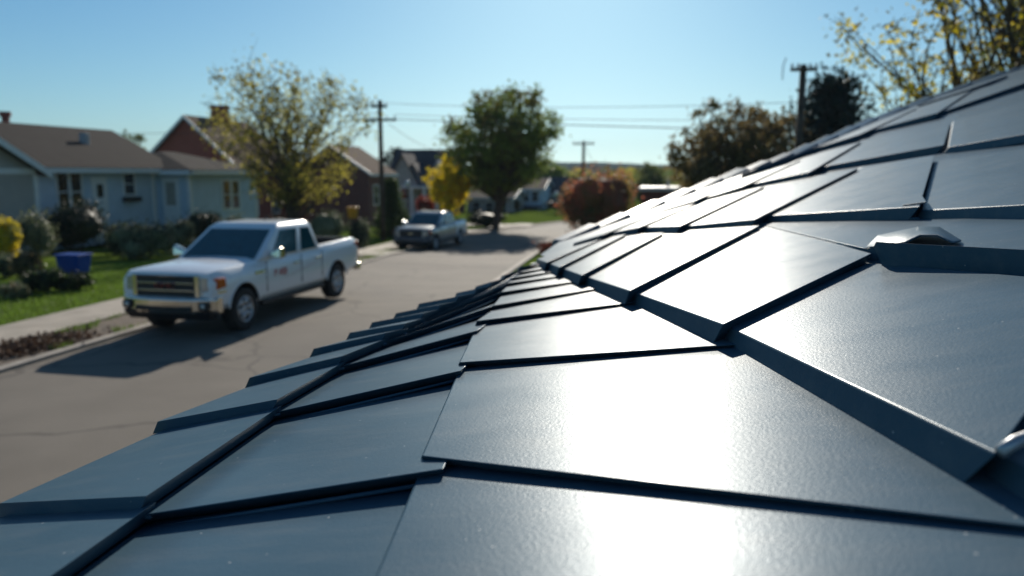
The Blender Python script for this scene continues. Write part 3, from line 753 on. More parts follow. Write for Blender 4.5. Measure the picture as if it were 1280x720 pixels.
def pickup(label, loc, rz, paint, front, bedm, letters=True, name='pickup_truck', dark_low=None, rack=False, cat='pickup truck', scale=(1, 1, 1)):
    t = thing(name, label, cat, loc, rz); t.scale = scale
    FA, RA, WR = -1.95, 1.72, .40
    def P(b, nm, m, par=None, **k): return b.build(nm, m, par or t, world=False, **k)
    def sec(y, w_, zb_, zt_, cr):
        return [(0, zb_), (w_-.10, zb_), (w_-.02, zb_+.10), (w_, zb_+.30), (w_-.005, lerp(zb_, zt_, .72)), (w_-.05, zt_-.08), (w_-.12, zt_-.005), (w_-.36, zt_+cr*.75), (0, zt_+cr)]
    st = [(-2.84, .93, .55, 1.11, .0), (-2.815, .955, .53, 1.16, .005), (-2.72, .985, .50, 1.185, .02), (-2.3, .997, .48, 1.205, .045), (-1.9, 1.0, .48, 1.21, .055),
          (-1.3, 1.0, .46, 1.245, .055), (-.9, 1.0, .46, 1.25, .03), (0, 1.0, .46, 1.255, 0), (.98, 1.0, .46, 1.265, 0), (1.02, .998, .46, 1.30, 0),
          (1.8, 1.0, .50, 1.31, 0), (2.6, .995, .54, 1.32, 0), (2.82, .985, .58, 1.325, 0), (2.88, .96, .62, 1.31, 0)]
    body = P(loft(st, sec), 'body', paint, smooth=False); fix_normals(body)
    body.parent = None
    for ya in (FA, RA):
        for s in (1, -1):
            bm = MB(); bm.lathe([(0, -.26), (.485, -.26), (.485, .4), (0, .4)], axis='x', n=44, c=(s*.85-(.14 if s < 0 else 0), ya, .42))
            co = bm.build('cutter', paint); fix_normals(co); bpy.context.view_layer.update(); cut(body, co)
    bm = MB(); bm.box((-.80, 1.08, .80), (.80, 2.76, 1.8)); co = bm.build('cutter', paint)
    bpy.context.view_layer.update(); cut(body, co)
    body.parent = t
    mm = body.data.materials; mm.clear(); mm.append(paint); mm.append(front); mm.append(bedm); mm.append(M['black'])
    for p in body.data.polygons:
        c = p.center; p.material_index = 0
        if c.y < -1.28 and (abs(c.x) < .97 or c.z > 1.1 or c.y < -2.5): p.material_index = 1
        if c.y > 1.0: p.material_index = 2
        inwell = min(math.hypot(c.y-FA, c.z-.42), math.hypot(c.y-RA, c.z-.42)) < .49 and abs(c.x) < .985
        if (c.y > 1.07 and c.y < 2.77 and abs(c.x) < .81 and .79 < c.z < 1.29) or (inwell and p.normal.z < .9 and c.z < .93) : p.material_index = 3
    bv = body.modifiers.new('bevel', 'BEVEL'); bv.width = .018; bv.segments = 2; bv.limit_method = 'ANGLE'; bv.angle_limit = R(28)
    body.data.polygons.foreach_set('use_smooth', [True]*len(body.data.polygons))
    body.data.set_sharp_from_angle(angle=R(32))
    # cab
    zb_, zm, zt_ = 1.235, 1.80, 1.885
    lo = [(-.95, -1.40), (.95, -1.40), (.96, 1.00), (-.96, 1.00)]
    hi = [(-.81, -.52), (.81, -.52), (.82, .84), (-.82, .84)]
    tp = [(-.72, -.36), (.72, -.36), (.72, .72), (-.72, .72)]
    b = MB()
    vs = [(x, y, z) for ring, z in ((lo, zb_), (hi, zm), (tp, zt_)) for x, y in ring]
    fs = [(3, 2, 1, 0), (8, 9, 10, 11)]+[(k*4+i, k*4+(i+1) % 4, k*4+4+(i+1) % 4, k*4+4+i) for k in (0, 1) for i in range(4)]
    b.add(vs, fs); cab = P(b, 'cab', paint, bevel=.05, seg=4, angle=12); cab.data.polygons.foreach_set('use_smooth', [True]*len(cab.data.polygons))
    def face(i): 
        a, bb = Vector(vs[i]), Vector(vs[(i+1) % 4]); c, d_ = Vector(vs[4+(i+1) % 4]), Vector(vs[4+i])
        n_ = (bb-a).cross(d_-a).normalized(); return a, bb, c, d_, n_
    def win(nm, i, pts, off=.012, m=None):
        a, bb, c, d_, n_ = face(i)
        poly = [(a*(1-s)+bb*s)*(1-v)+(d_*(1-s)+c*s)*v+n_*off for s, v in pts]
        q = MB(); q.prism(poly, -n_*(off+.004)); return P(q, nm, m or M['car_glass'], bevel=.004)
    win('windshield', 0, [(.06, .04), (.94, .04), (.93, .93), (.07, .93)])
    win('rear_window', 2, [(.12, .30), (.88, .30), (.85, .90), (.15, .90)])
    for i, fl in ((1, False), (3, True)):
        def mp(pts): return [(1-s, v) for s, v in reversed(pts)] if fl else pts
        win('side_window', i, mp([(.20, .06), (.585, .05), (.575, .90), (.245, .90), (.14, .45)]) if False else mp([(.17, .08), (.575, .06), (.555, .90), (.12, .90)]))
        win('side_window', i, mp([(.655, .06), (.93, .07), (.90, .88), (.66, .90)]))
    # seams, handles, mirrors, sill
    for s in (1, -1):
        for y in (-1.22, .10, 1.0):
            q = MB(); q.box((s*1.0-.006, y-.006, .62), (s*1.0+.006, y+.006, 1.2)); P(q, 'panel_gap', M['black'])
        for y in (-.12, .80):
            q = MB(); q.box((s*.995-.02, y-.10, 1.045), (s*.995+.045, y+.10, 1.085)); P(q, 'door_handle', M['chrome'], bevel=.012)
        q = MB(); q.hexa([(s*.94, -1.10, 1.26), (s*1.26, -1.14, 1.24), (s*1.26, -.92, 1.24), (s*.94, -.96, 1.26), (s*.98, -1.08, 1.36), (s*1.25, -1.12, 1.47), (s*1.25, -.95, 1.47), (s*.98, -.98, 1.36)])
        mi_ = P(q, 'wing_mirror', M['chrome'] if letters else paint, bevel=.035, seg=3); fix_normals(mi_)
        q = MB(); q.box((s*1.26-.29*s if s > 0 else -1.25, -.915, 1.27), (1.25 if s > 0 else -.97, -.905, 1.43)); P(q, 'mirror_glass', M['black'], mi_)
        q = MB(); q.box((min(s*.86, s*.99), -1.35, .36), (max(s*.86, s*.99), 1.1, .46)); P(q, 'running_board', M['black'], bevel=.02)
        for ya in (FA, RA):       # wheel-arch lips
            q = MB(); arc = [(s*.985, ya+.497*math.cos(a), .42+.497*math.sin(a)) for a in [R(8+i*164/20) for i in range(21)]]
            q.tube(arc, .024, 8); P(q, 'wheel_arch', front if ya < 0 else bedm, smooth=True)
    # front end
    q = MB(); q.box((-.62, -2.875, .74), (.62, -2.80, 1.115)); gr = P(q, 'grille', M['black'], bevel=.015)
    q = MB()
    for z in (.86, .99): q.box((-.60, -2.892, z-.012), (.60, -2.876, z+.012))
    P(q, 'grille_bar', M['chrome'] if letters else M['black'], gr, bevel=.006)
    q = MB()
    q.box((-.70, -2.885, .72), (-.61, -2.77, 1.135)); q.box((.61, -2.885, .72), (.70, -2.77, 1.135)); q.box((-.61, -2.88, 1.105), (.61, -2.79, 1.135)); q.box((-.61, -2.885, .72), (.61, -2.79, .755))
    P(q, 'grille_surround', M['chrome'] if letters else paint, gr, bevel=.015)
    if letters:
        text_mesh('GMC', .145, 'grille_letters', M['dark_red'], gr, Matrix.Translation((0, -2.90, .94)) @ Matrix.Rotation(R(90), 4, 'X') @ Matrix.Diagonal((1.35, 1, 1, 1)), .012)
    else:
        q = MB(); q.box((-.12, -2.90, .90), (.12, -2.876, .97)); P(q, 'grille_badge', M['chrome'], gr, bevel=.01)
    for s in (1, -1):
        q = MB(); x0, x1, x2 = .715, .87, .995
        q.hexa([(s*x0, -2.86, .84), (s*x1, -2.84, .85), (s*x1, -2.72, .85), (s*x0, -2.76, .84), (s*x0, -2.855, 1.10), (s*x1, -2.84, 1.09), (s*x1, -2.70, 1.09), (s*x0, -2.74, 1.10)])
        hlp = P(q, 'headlight', M['lens_clear'], bevel=.015); fix_normals(hlp)
        q = MB(); q.hexa([(s*x1, -2.85, .87), (s*(x2+.01), -2.74, .88), (s*(x2+.01), -2.50, .90), (s*x1, -2.6, .88), (s*x1, -2.835, 1.08), (s*(x2-.0), -2.72, 1.07), (s*(x2-.0), -2.52, 1.06), (s*x1, -2.6, 1.08)])
        am = P(q, 'turn_signal', M['lens_amber'], hlp, bevel=.012); fix_normals(am)
        q = MB(); q.hexa([(s*x0, -2.85, .78), (s*x2, -2.73, .80), (s*x2, -2.5, .80), (s*x0, -2.70, .78), (s*x0, -2.85, .838), (s*x2, -2.735, .86), (s*x2, -2.5, .86), (s*x0, -2.70, .838)])
        P(q, 'headlight_trim', M['chrome'] if letters else M['black'], hlp, bevel=.008)
        q = MB(); q.box((min(s*.90, s*.975), 2.72, .82), (max(s*.90, s*.975), 2.895, 1.24)); P(q, 'tail_light', M['lens_red'], bevel=.015)
    bsec = [(.46, .02), (.52, -.02), (.71, -.02), (.755, .02), (.74, .14), (.46, .14)]
    q = MB(); xs_ = [-1.0, -.92, -.6, -.3, 0, .3, .6, .92, 1.0]; n = len(bsec)
    for x in xs_:
        fy = -2.97+.20*(abs(x))**3.2
        q.v += [Vector((x, fy+d_, z)) for z, d_ in bsec]
    q.f = [(j*n+i, j*n+(i+1) % n, (j+1)*n+(i+1) % n, (j+1)*n+i) for j in range(len(xs_)-1) for i in range(n)]+[tuple(range(n)), tuple(range((len(xs_)-1)*n, len(xs_)*n))[::-1]]
    q.mi = [0]*len(q.f)
    bp = P(q, 'front_bumper', M['chrome'] if letters else M['slate_paint'], bevel=.012); fix_normals(bp)
    q = MB(); q.hexa([(-.84, -2.84, .33), (.84, -2.84, .33), (.84, -2.6, .33), (-.84, -2.6, .33), (-.93, -2.93, .50), (.93, -2.93, .50), (.93, -2.6, .50), (-.93, -2.6, .50)])
    P(q, 'air_dam', M['black'], bevel=.03)
    q = MB(); q.box((-.58, -2.992, .515), (.58, -2.95, .60)); P(q, 'air_intake', M['black'], bp, bevel=.012)
    for s in (1, -1):
        q = MB(); q.box((s*.80-.10, -2.945, .53), (s*.80+.10, -2.82, .67)); fg = P(q, 'fog_lamp_recess', M['black'], bp, bevel=.02)
        q = MB(); q.lathe([(0, 0), (.045, 0), (.05, .01), (.05, .05)], axis='x', n=16); q.v = [Vector((s*.80+p.y, -2.952+p.x, .60+p.z)) for p in q.v]
        P(q, 'fog_lamp', M['lens_clear'], smooth=True)
    q = MB(); q.box((-.98, 2.86, .52), (.98, 3.02, .70)); P(q, 'rear_bumper', M['chrome'], bevel=.03)
    q = MB(); q.box((-.80, 2.885, .74), (.80, 2.90, 1.25)); P(q, 'tailgate', bedm, bevel=.01)
    q = MB(); q.box((-.5, -2.6, .32), (.5, 2.7, .48)); P(q, 'chassis', M['black'])
    # wheels
    first = None
    for ya in (FA, RA):
        for s in (1, -1):
            wh = bpy.data.objects.new('wheel', None)
            q = MB(); q.lathe([(.22, -.13), (.37, -.135), (.395, -.11), (.40, -.05), (.40, .05), (.395, .11), (.37, .135), (.24, .13), (.235, .06)], axis='x', n=36)
            q.v = [Vector((p.x*s, p.y, p.z))+Vector((s*.855, ya, WR)) for p in q.v]
            ty = P(q, 'wheel', M['tyre'], smooth=True); fix_normals(ty)
            q = MB(); q.lathe([(.245, .132), (.235, .125), (.222, .04), (0, .03)], axis='x', n=36)
            ro = P(q, 'rim_back', M['black'], ty, smooth=True) if False else None
            for k in range(6):
                a = k*math.pi/3+.2
                for da in (-.17, .17):
                    p0 = Vector((.085, .05*math.cos(a), .05*math.sin(a))); p1 = Vector((.105, .225*math.cos(a+da), .225*math.sin(a+da)))
                    q.tube([p0, p0.lerp(p1, .5)+Vector((.02, 0, 0)), p1], [.034, .028, .026], 6, mi=1)
            q.lathe([(0, .12), (.06, .115), (.075, .09), (.075, .03)], axis='x', n=16, mi=1)
            q.lathe([(.245, .10), (.245, .136), (.23, .14), (.218, .125), (.216, .05)], axis='x', n=36, mi=1)
            q.v = [Vector((p.x*s, p.y, p.z))+Vector((s*.855, ya, WR)) for p in q.v]
            rm_ = P(q, 'rim', [M['black'], M['alloy']], ty, smooth=True); fix_normals(rm_)
            if False: bpy.data.objects.remove(wh)
    q = MB(); q.tube([(.55, -1.0, 1.3), (.55, -.9, 1.62)], .006, 6) if False else q.tube([(0, .3, 1.88), (0, .42, 2.0)], [.016, .008], 6)
    P(q, 'antenna', M['black'])
    if letters:
        mt = Matrix.Translation((1.004, -.72, .93)) @ Matrix.Rotation(R(90), 4, 'Z') @ Matrix.Rotation(R(90), 4, 'X')
        text_mesh('P ABI', .21, 'door_lettering', M['red_letter'], t, mt, .003)
        q = MB(); q.tube([(1.004, -.62+i*.1, .80+.012*math.sin(i*1.3)+i*.012) for i in range(14)], .006, 5); P(q, 'door_script', M['pink_letter'])
        q = MB(); q.box((1.0, -1.62, 1.0), (1.012, -1.30, 1.055)); P(q, 'fender_badge', M['chrome'], bevel=.006)
        q = MB(); q.hexa([(.994, -.72, 1.21), (.994, -.55, 1.21), (1.006, -.30, 1.0), (1.006, -.42, .98), (1.0, -.72, 1.22), (1.0, -.55, 1.22), (1.012, -.30, 1.01), (1.012, -.42, .99)]) if False else None
    if rack:
        q = MB()
        for s in (1, -1): q.tube([(s*.55, -.35, 1.88), (s*.55, -.3, 1.95), (s*.55, .55, 1.95), (s*.55, .6, 1.88)], .018, 6)
        for y in (-.2, .15, .5): q.tube([(-.55, y, 1.95), (.55, y, 1.95)], .015, 6)
        P(q, 'roof_rack', M['black'], smooth=True)
    return t
def ground_at(px, py):
    d = ray(px, py); lo, hi = 1.0, 400.0
    for _ in range(60):
        m_ = (lo+hi)/2; p = EYE+d*(m_/d.y)
        if p.z > gz(p.y): lo = m_
        else: hi = m_
    return EYE+d*(lo/d.y)
TR_RZ = R(2.0)
tl = Vector((-7.82, 13.95, .008))
pickup('white crew-cab pickup with red door lettering and chrome grille, parked by the kerb', tl, -TR_RZ, M['white_paint'], M['white_paint'], M['white_paint'], scale=(.88, .975, .93))
pickup('silver-grey pickup with dark hood and roof rack, parked farther down the street', Vector((-11.0, 36.2, gz(36.2)+.01)), R(-4), M['silver_paint'], M['slate_paint'], M['white_paint'], letters=False, rack=True, scale=(.9, .95, .92))

# ------------------------------------------------------------------ trees, shrubs, grass
def leaf(b, p, s, mi=0, up=.3):
    u = Vector((random.gauss(0, 1), random.gauss(0, 1), random.gauss(0, .7))).normalized()
    v = u.orthogonal().normalized(); v.rotate(Matrix.Rotation(random.uniform(0, 6.28), 3, u))
    w_ = u.cross(v); l_ = s*random.uniform(.7, 1.3)
    b.add([p-v*l_*.5, p+w_*l_*.32+u*l_*.08, p+v*l_*.5, p-w_*l_*.32-u*l_*.05], [(0, 1, 2, 3)], mi)
def bez(a, b, c, n): return [a*(1-t)**2+b*2*t*(1-t)+c*t*t for t in [i/n for i in range(n+1)]]
def tree(name, label, base, h, wd, lo, mats, nclump, per, leafs, trunk_r, seed, vase=0.0, group=None, lean=(0, 0), rc=.13, fill=.45, twigs=6, forks=1, gap=.0, flat=1.0, lump=.16):
    """trunk, limbs swept out to clumps spread through the crown, twigs and single leaves in every clump"""
    st = random.getstate(); random.seed(seed)
    base = Vector(base); t = thing(name, label, 'tree', base, 0, group); tb = MB(); cb = MB(); nm = len(mats)
    ax = lambda z: base+Vector((lean[0]*z+.06*h*.2*math.sin(z*1.1+seed), lean[1]*z+.06*h*.2*math.cos(z*.9+seed), z))
    tops = []
    for f_ in range(forks):
        off = Vector((math.cos(f_*2.4+seed), math.sin(f_*2.4+seed), 0))*(0 if forks == 1 else wd*.16)
        top = .80*h if forks == 1 else .74*h
        pts = [ax(top*i/10)+off*((i/10)**1.3)-UP*(.2 if i == 0 else 0) for i in range(11)]
        tb.tube(pts, [trunk_r*(1.25 if i == 0 else 1)*(1-.85*(i/10)**.9)*(1 if forks == 1 else .72) for i in range(11)], 9, cap=False); tops.append(pts)
    zc, hz = h*(1+lo)/2, h*(1-lo)/2
    for k in range(nclump):
        while True:
            d = Vector((random.uniform(-1, 1), random.uniform(-1, 1), random.uniform(-1, 1)))
            if fill < d.length < 1: break
        d *= random.uniform(.9, 1.03)
        ws = (1-vase)+vase*min(1.15, max(.3, .75+.45*d.z))
        bump = 1+lump*noise.noise(d*2+Vector((seed, 0, 0)))
        c = ax(zc+d.z*hz*bump)+Vector((d.x*wd/2*ws*bump, d.y*wd/2*ws*bump*flat, 0))
        pts = random.choice(tops); hh = (c.z-base.z)/h
        fr = max(lo*.55, min(.95, hh*random.uniform(.45, .72)))/.80*10
        i0 = min(9, int(fr)); a0 = pts[i0].lerp(pts[i0+1], min(1, fr-i0))
        mid = a0.lerp(c, .55)+Vector((0, 0, -.10*(c-a0).length if vase < .3 else .02)); mid.x += random.gauss(0, .06)*wd; mid.y += random.gauss(0, .06)*wd
        r0 = trunk_r*random.uniform(.22, .38)*(1-.6*fr/10)
        lp = bez(a0, mid, c, 6); tb.tube(lp, [lerp(r0, .012, i/6) for i in range(7)], 5, cap=False)
        rr = wd*rc*random.uniform(.75, 1.25)
        for q in range(twigs):
            s0 = lp[random.choice((3, 4, 5, 6))]; dv = Vector((random.gauss(0, .7), random.gauss(0, .7), random.gauss(.35+vase*.5, .5))).normalized()*rr*random.uniform(.8, 1.7)
            e_ = s0+dv; tb.tube([s0, s0.lerp(e_, .5)+Vector((random.gauss(0, .05), random.gauss(0, .05), .03))*rr, e_], [.012, .009, .004], 4, cap=False)
            for j in range(int(per*.35/twigs)+1):
                f_ = random.random(); leaf(cb, s0.lerp(e_, f_)+Vector((random.gauss(0, .12), random.gauss(0, .12), random.gauss(0, .12)))*rr, leafs, random.randrange(nm))
        if random.random() < gap: continue
        n_ = int(per*random.uniform(.35, 1.25)*.65)
        tone = min(nm-1, max(0, int((noise.noise(c*.5+Vector((0, seed, 0)))*.9+.5+.25*d.z)*nm)))
        for j in range(n_):
            g_ = Vector((random.gauss(0, .52), random.gauss(0, .52), random.gauss(0, .42)))*rr
            leaf(cb, c+g_, leafs, tone if random.random() < .75 else random.randrange(nm))
    tb.build('trunk', M['bark'], t, smooth=True); cb.build('crown', mats, t)
    random.setstate(st); return t
def B_at(px, Y, dz=0):
    p = at_y(px, 300, Y); return Vector((p.x, Y, gz(Y)+dz))
def H_at(py, Y, px=640): return at_y(px, py, Y).z-gz(Y)
tree('street_tree', 'tall sparse tree with thin olive-yellow leaves, behind the white pickup', B_at(366, 36), H_at(70, 36, 372), 9.4, .16, [L['olive'], L['olive'], L['tip']], 130, 90, .16, .19, 11, vase=.5, rc=.07, fill=.15, twigs=8, forks=5, gap=.38)
tree('shade_tree', 'big dense round-crowned green tree beside the bend in the street', B_at(621, 53), H_at(108, 53, 616), 8.6, .26, [L['green'], L['green'], L['tip']], 170, 150, .22, .30, 23, rc=.075, fill=.45, twigs=5, forks=4, lean=(.10, 0), gap=.06, lump=.08)
tree('maple_sapling', 'small bright yellow tree behind the grey pickup', B_at(562, 52, 0), H_at(195, 52, 562), 2.9, .27, [L['gold']], 70, 130, .17, .08, 5, rc=.12, fill=.2, twigs=4)
GT = 'trees beyond the roof'
tree('bare_tree', 'brown thinning tree at the left end of the row beyond the roof', B_at(882, 40), H_at(126, 40, 884), 4.0, .10, [L['brown'], L['brown'], L['tip']], 95, 110, .18, .14, 31, rc=.10, vase=.2, fill=.1, gap=.25, group=GT)
tree('autumn_tree', 'olive-brown tree between the thinning tree and the wooden utility pole', B_at(928, 38), H_at(118, 38, 930), 4.8, .03, [L['tip'], L['brown'], L['brown']], 120, 150, .18, .15, 37, rc=.09, fill=.2, gap=.25, vase=-.1, group=GT)
tree('autumn_tree', 'russet-brown tree directly behind the wooden utility pole', B_at(968, 41), H_at(116, 41, 972), 4.4, .03, [L['brown'], L['tip'], L['brown']], 110, 150, .18, .15, 41, rc=.09, fill=.2, gap=.25, group=GT)
tree('locust_tree', 'tall thin-leaved yellow-green tree at the upper right corner', B_at(1214, 21), 10.5, 7.4, .36, [L['olive'], L['tip'], L['gold']], 80, 72, .125, .20, 47, vase=.1, rc=.085, fill=.1, twigs=5, gap=.3, forks=2)
tree('locust_tree', 'olive-leaved tree with a thick trunk leaning in from the right edge of the picture', B_at(1300, 23), 11.5, 5.6, .38, [L['olive'], L['tip'], L['olive']], 45, 55, .125, .24, 53, vase=.2, rc=.085, fill=.1, twigs=6, gap=.45, forks=1, lean=(-.12, 0))
tree('far_tree', 'pale green tree in the distance above the small brick building', B_at(815, 88), H_at(204, 88, 815), 5.0, .08, [L['pale']], 50, 80, .34, .2, 59, rc=.13, twigs=2)
tree('far_tree', 'dark tree on the skyline left of the dark-roofed house', B_at(496, 96), H_at(182, 96, 496), 4.6, .2, [L['dark']], 40, 70, .34, .18, 61, rc=.13, twigs=2)
tree('far_tree', 'pale tree on the skyline between the bungalow and the brick house', B_at(168, 82), H_at(163, 82, 168), 4.6, .2, [L['pale']], 40, 70, .32, .2, 67, rc=.13, twigs=2)
tree('far_tree', 'green tree low on the skyline right of the big round tree', B_at(690, 118), H_at(204, 118, 690), 6.5, .15, [L['green']], 45, 80, .42, .2, 71, rc=.13, twigs=2)
# the wood that closes the view, one mass
random.seed(77); b = MB()
for k in range(170):
    Y = random.uniform(125, 260); x = random.uniform(-110, 150); hh = random.uniform(2.6, 4.4)*(1+Y/600); w_ = random.uniform(2.5, 5)
    for j in range(60):
        d = Vector((random.gauss(0, 1), random.gauss(0, 1), random.gauss(0, 1))).normalized()
        leaf(b, Vector((x+d.x*w_, Y+d.y*w_, -1.6+hh*.5+d.z*hh*.5)), 1.3, k % 4)
tag(b.build('woodland', [L['pale'], L['green'], L['brown'], L['olive']]), kind='stuff')
def conifer(name, label, base, h, r_, m, seed, n=5200, leafs=.13, shaggy=.25, low=.04):
    rnd = random.Random(seed); random.seed(seed); t = thing(name, label, 'tree', base)
    b = MB(); base = Vector(base); b.tube([base-UP*.1, base+UP*h*.5, base+UP*h*.96], [r_*.09+.03, r_*.06+.02, .01], 7); 
    tips = []
    lev = int(h/.32)
    for k in range(lev):
        f_ = lerp(low, .95, k/lev); rr = r_*(1-f_)**.8*rnd.uniform(1-shaggy, 1+shaggy)
        for j in range(6):
            a = k*1.3+j*1.047+rnd.uniform(-.3, .3); p = base+UP*h*f_
            e = p+Vector((math.cos(a)*rr, math.sin(a)*rr, -.12*rr+rnd.uniform(0, .3)*rr)); b.tube([p, e], [.02, .006], 4, cap=False); tips.append((p, e))
    b.build('trunk', M['bark'], t, smooth=True)
    c = MB()
    for i in range(n):
        p, e = tips[rnd.randrange(len(tips))]; q = p.lerp(e, rnd.random()**.6)+Vector((rnd.gauss(0, 1), rnd.gauss(0, 1), rnd.gauss(0, 1)))*.09*r_
        leaf(c, q, leafs)
    c.build('crown', m, t); return t
conifer('arborvitae', 'narrow cone-shaped evergreen beside the utility pole', B_at(490, 44), H_at(218, 44, 490), 1.25, L['conifer'], 5, 9000, .13, .12, .01)
conifer('spruce_tree', 'dark shaggy evergreen right of the wooden utility pole', B_at(1030, 42), H_at(88, 42, 1030), 4.3, L['spruce'], 9, 11000, .25, .55, .12)
def bush(name, label, px, py_bottom, wpx, hpx, mats, seed, Y=None, leafs=.10, n=2600, cat='shrub', group=None, depth=1.0, lumps=7, stem=True):
    random.seed(seed)
    if Y is None: p = ground_at(px, py_bottom); Y = p.y
    p = B_at(px, Y); w_ = wpx/FPX*Y; h = hpx/FPX*Y
    t = thing(name, label, cat, p, 0, group); c = MB()
    ls = [(Vector((0, 0, h*.5)), Vector((w_*.40, w_*.40*depth, h*.5)))]
    for i in range(lumps):
        a = random.uniform(0, 6.28); r_ = random.uniform(.15, .32)
        ls.append((Vector((math.cos(a)*w_*r_, math.sin(a)*w_*r_*depth, h*random.uniform(.3, .68))), Vector((w_*.24, w_*.24*depth, h*.32))*random.uniform(.7, 1.05)))
    for o_, s_ in ls:               # dark inner mass so the shrub is not see-through
        k0 = len(c.v); vs = []; q = bmesh.new(); bmesh.ops.create_icosphere(q, subdivisions=2, radius=1)
        for v in q.verts: d_ = v.co*(1+.18*noise.noise(v.co*2.3+Vector((seed, 0, 0)))); vs.append(p+o_+Vector((d_.x*s_.x, d_.y*s_.y, d_.z*s_.z))*.70)
        c.add(vs, [tuple(v.index for v in f_.verts) for f_ in q.faces], 0); q.free()
    for i in range(n):
        o_, s_ = random.choice(ls); d_ = Vector((random.gauss(0, 1), random.gauss(0, 1), random.gauss(0, 1))).normalized()*random.uniform(.66, 1.22)
        q = p+o_+Vector((d_.x*s_.x, d_.y*s_.y, d_.z*s_.z))
        if q.z < p.z: q.z = p.z+.02
        nn = noise.noise(q*1.3+Vector((seed*3, 0, 0))); mi = min(len(mats)-1, max(0, int((nn+.5)*len(mats)))) if random.random() < .6 else random.randrange(len(mats))
        leaf(c, q, leafs, mi)
    c.build('foliage', mats, t)
    if stem:
        b = MB()
        for i in range(4): b.tube([p, p+Vector((random.uniform(-.2, .2)*w_, random.uniform(-.2, .2)*w_, h*.45))], [.03, .012], 5)
        b.build('stem', M['bark'], t, smooth=True)
    return t
HG = 'shrubs along the front of the bungalow'
bush('shrub', 'yellow-leaved shrub at the left edge in front of the beige gable', 3, 318, 50, 66, [L['gold'], L['olive'], L['pale'], L['olive']], 1, Y=22.3, group=HG)
bush('shrub', 'pale sage-green shrub under the left corner of the bungalow', 46, 316, 66, 70, [L['sage']], 2, Y=24.6, group=HG)
bush('hedge_shrub', 'broad dark clipped shrub below the paired bungalow windows', 100, 320, 96, 76, [L['dark']], 3, Y=28, group=HG, n=3400)
bush('shrub', 'small dark round shrub against the bungalow wall left of the porch door', 173, 284, 28, 26, [L['dark']], 4, group=HG, n=1200, Y=35.5)
bush('hedge_shrub', 'long grey-green hedge just behind the hood of the white pickup', 186, 322, 104, 54, [L['sage'], L['dark']], 5, group=HG, n=3600)
bush('hedge_shrub', 'dark shrub filling the gap between the broad dark shrub and the long grey-green hedge', 146, 318, 46, 46, [L['dark']], 25, group=HG, n=1800)
bush('hedge_shrub', 'grey-green shrub at the right end of the long hedge by the porch', 224, 314, 44, 46, [L['sage'], L['dark']], 26, group=HG, n=1800)
bush('hedge_shrub', 'dark square shrub beside the porch door, above the white pickup', 251, 308, 58, 54, [L['dark']], 6, group=HG, n=2000)
bush('shrub', 'small pale sage shrub under the right-hand bungalow windows', 292, 306, 48, 46, [L['sage'], L['sage'], L['dark']], 7, group=HG, n=1500)
bush('shrub', 'reddish-brown ball-shaped shrub on the lawn left of the blue tub', 30, 352, 46, 50, [L['brown'], L['dark']], 8, n=1900, leafs=.07)
bush('shrub', 'low dark mounded shrub in front of the brown ball-shaped one', 52, 366, 62, 40, [L['dark'], L['conifer']], 9, n=1900, leafs=.07)
bush('shrub', 'low dark shrub in front of the blue tub', 90, 363, 58, 27, [L['dark'], L['conifer']], 10, n=1500, leafs=.07)
bush('shrub', 'dry brownish ground shrub at the left edge of the lawn', 10, 374, 44, 26, [L['brown'], L['sage']], 12, n=1300, leafs=.07)
bush('shrub', 'grey-green shrub behind the dry brownish one at the left edge', 2, 346, 40, 36, [L['sage'], L['dark']], 13, n=1500, leafs=.08)
bush('hedge_shrub', 'large rounded sage-green shrub behind the bed of the white pickup', 405, 310, 60, 54, [L['sage'], L['sage'], L['dark']], 14, n=2200)
bush('hedge_shrub', 'dark clipped shrub at the end of the hedge nearest the utility pole', 449, 310, 40, 42, [L['dark'], L['sage']], 15, n=1800)
bush('hedge_shrub', 'dark shrub under the olive-yellow street tree', 348, 306, 56, 40, [L['dark']], 16, n=1800, Y=37)
bush('shrub', 'orange-red shrub half hidden behind the yellow tree', 533, 262, 26, 38, [L['flower']], 17, Y=60, n=1200, leafs=.16)
bush('russet_bush', 'large round russet-red bush at the right side of the bend', 751, 306, 112, 96, [L['russet'], L['russet'], L['brown'], L['tip']], 18, Y=41, n=9000, leafs=.15, lumps=12)
bush('shrub', 'dark low shrub at the foot of the big round tree', 607, 289, 60, 24, [L['dark']], 19, Y=54.5, n=1500, leafs=.14)
bush('shrub', 'green shrub under the far pale blue house', 640, 276, 26, 15, [L['dark'], L['brown']], 20, Y=86, n=900, leafs=.2)
bush('shrub', 'yellow-green shrub at the foot of the brown trees beyond the roof', 878, 262, 38, 36, [L['olive'], L['tip']], 21, Y=37, n=1300, leafs=.13)
bush('shrub', 'dark teal-green shrub in front of the far garage door', 700, 277, 40, 18, [L['spruce'], L['dark']], 22, Y=84, n=900, leafs=.2)
# red flowers in a planter
p = B_at(688, 32.5)
t = thing('flower_planter', 'brick-coloured planter of red flowers at the right kerb', 'planter', p)
b = MB(); pz = at_y(688, 311, 32.5).z; b.lathe([(0, 0), (.42, 0), (.52, pz-p.z-.05), (.56, pz-p.z), (.46, pz-p.z), (.4, pz-p.z-.1), (0, pz-p.z-.1)], c=p, n=18); b.build('pot', M['pot'], t)
b = MB(); random.seed(3)
for i in range(700): leaf(b, Vector((p.x+random.gauss(0, .26), p.y+random.gauss(0, .26), pz+abs(random.gauss(0, .12)))), .10, i % 2)
b.build('flowers', [L['flower'], L['dark']], t)
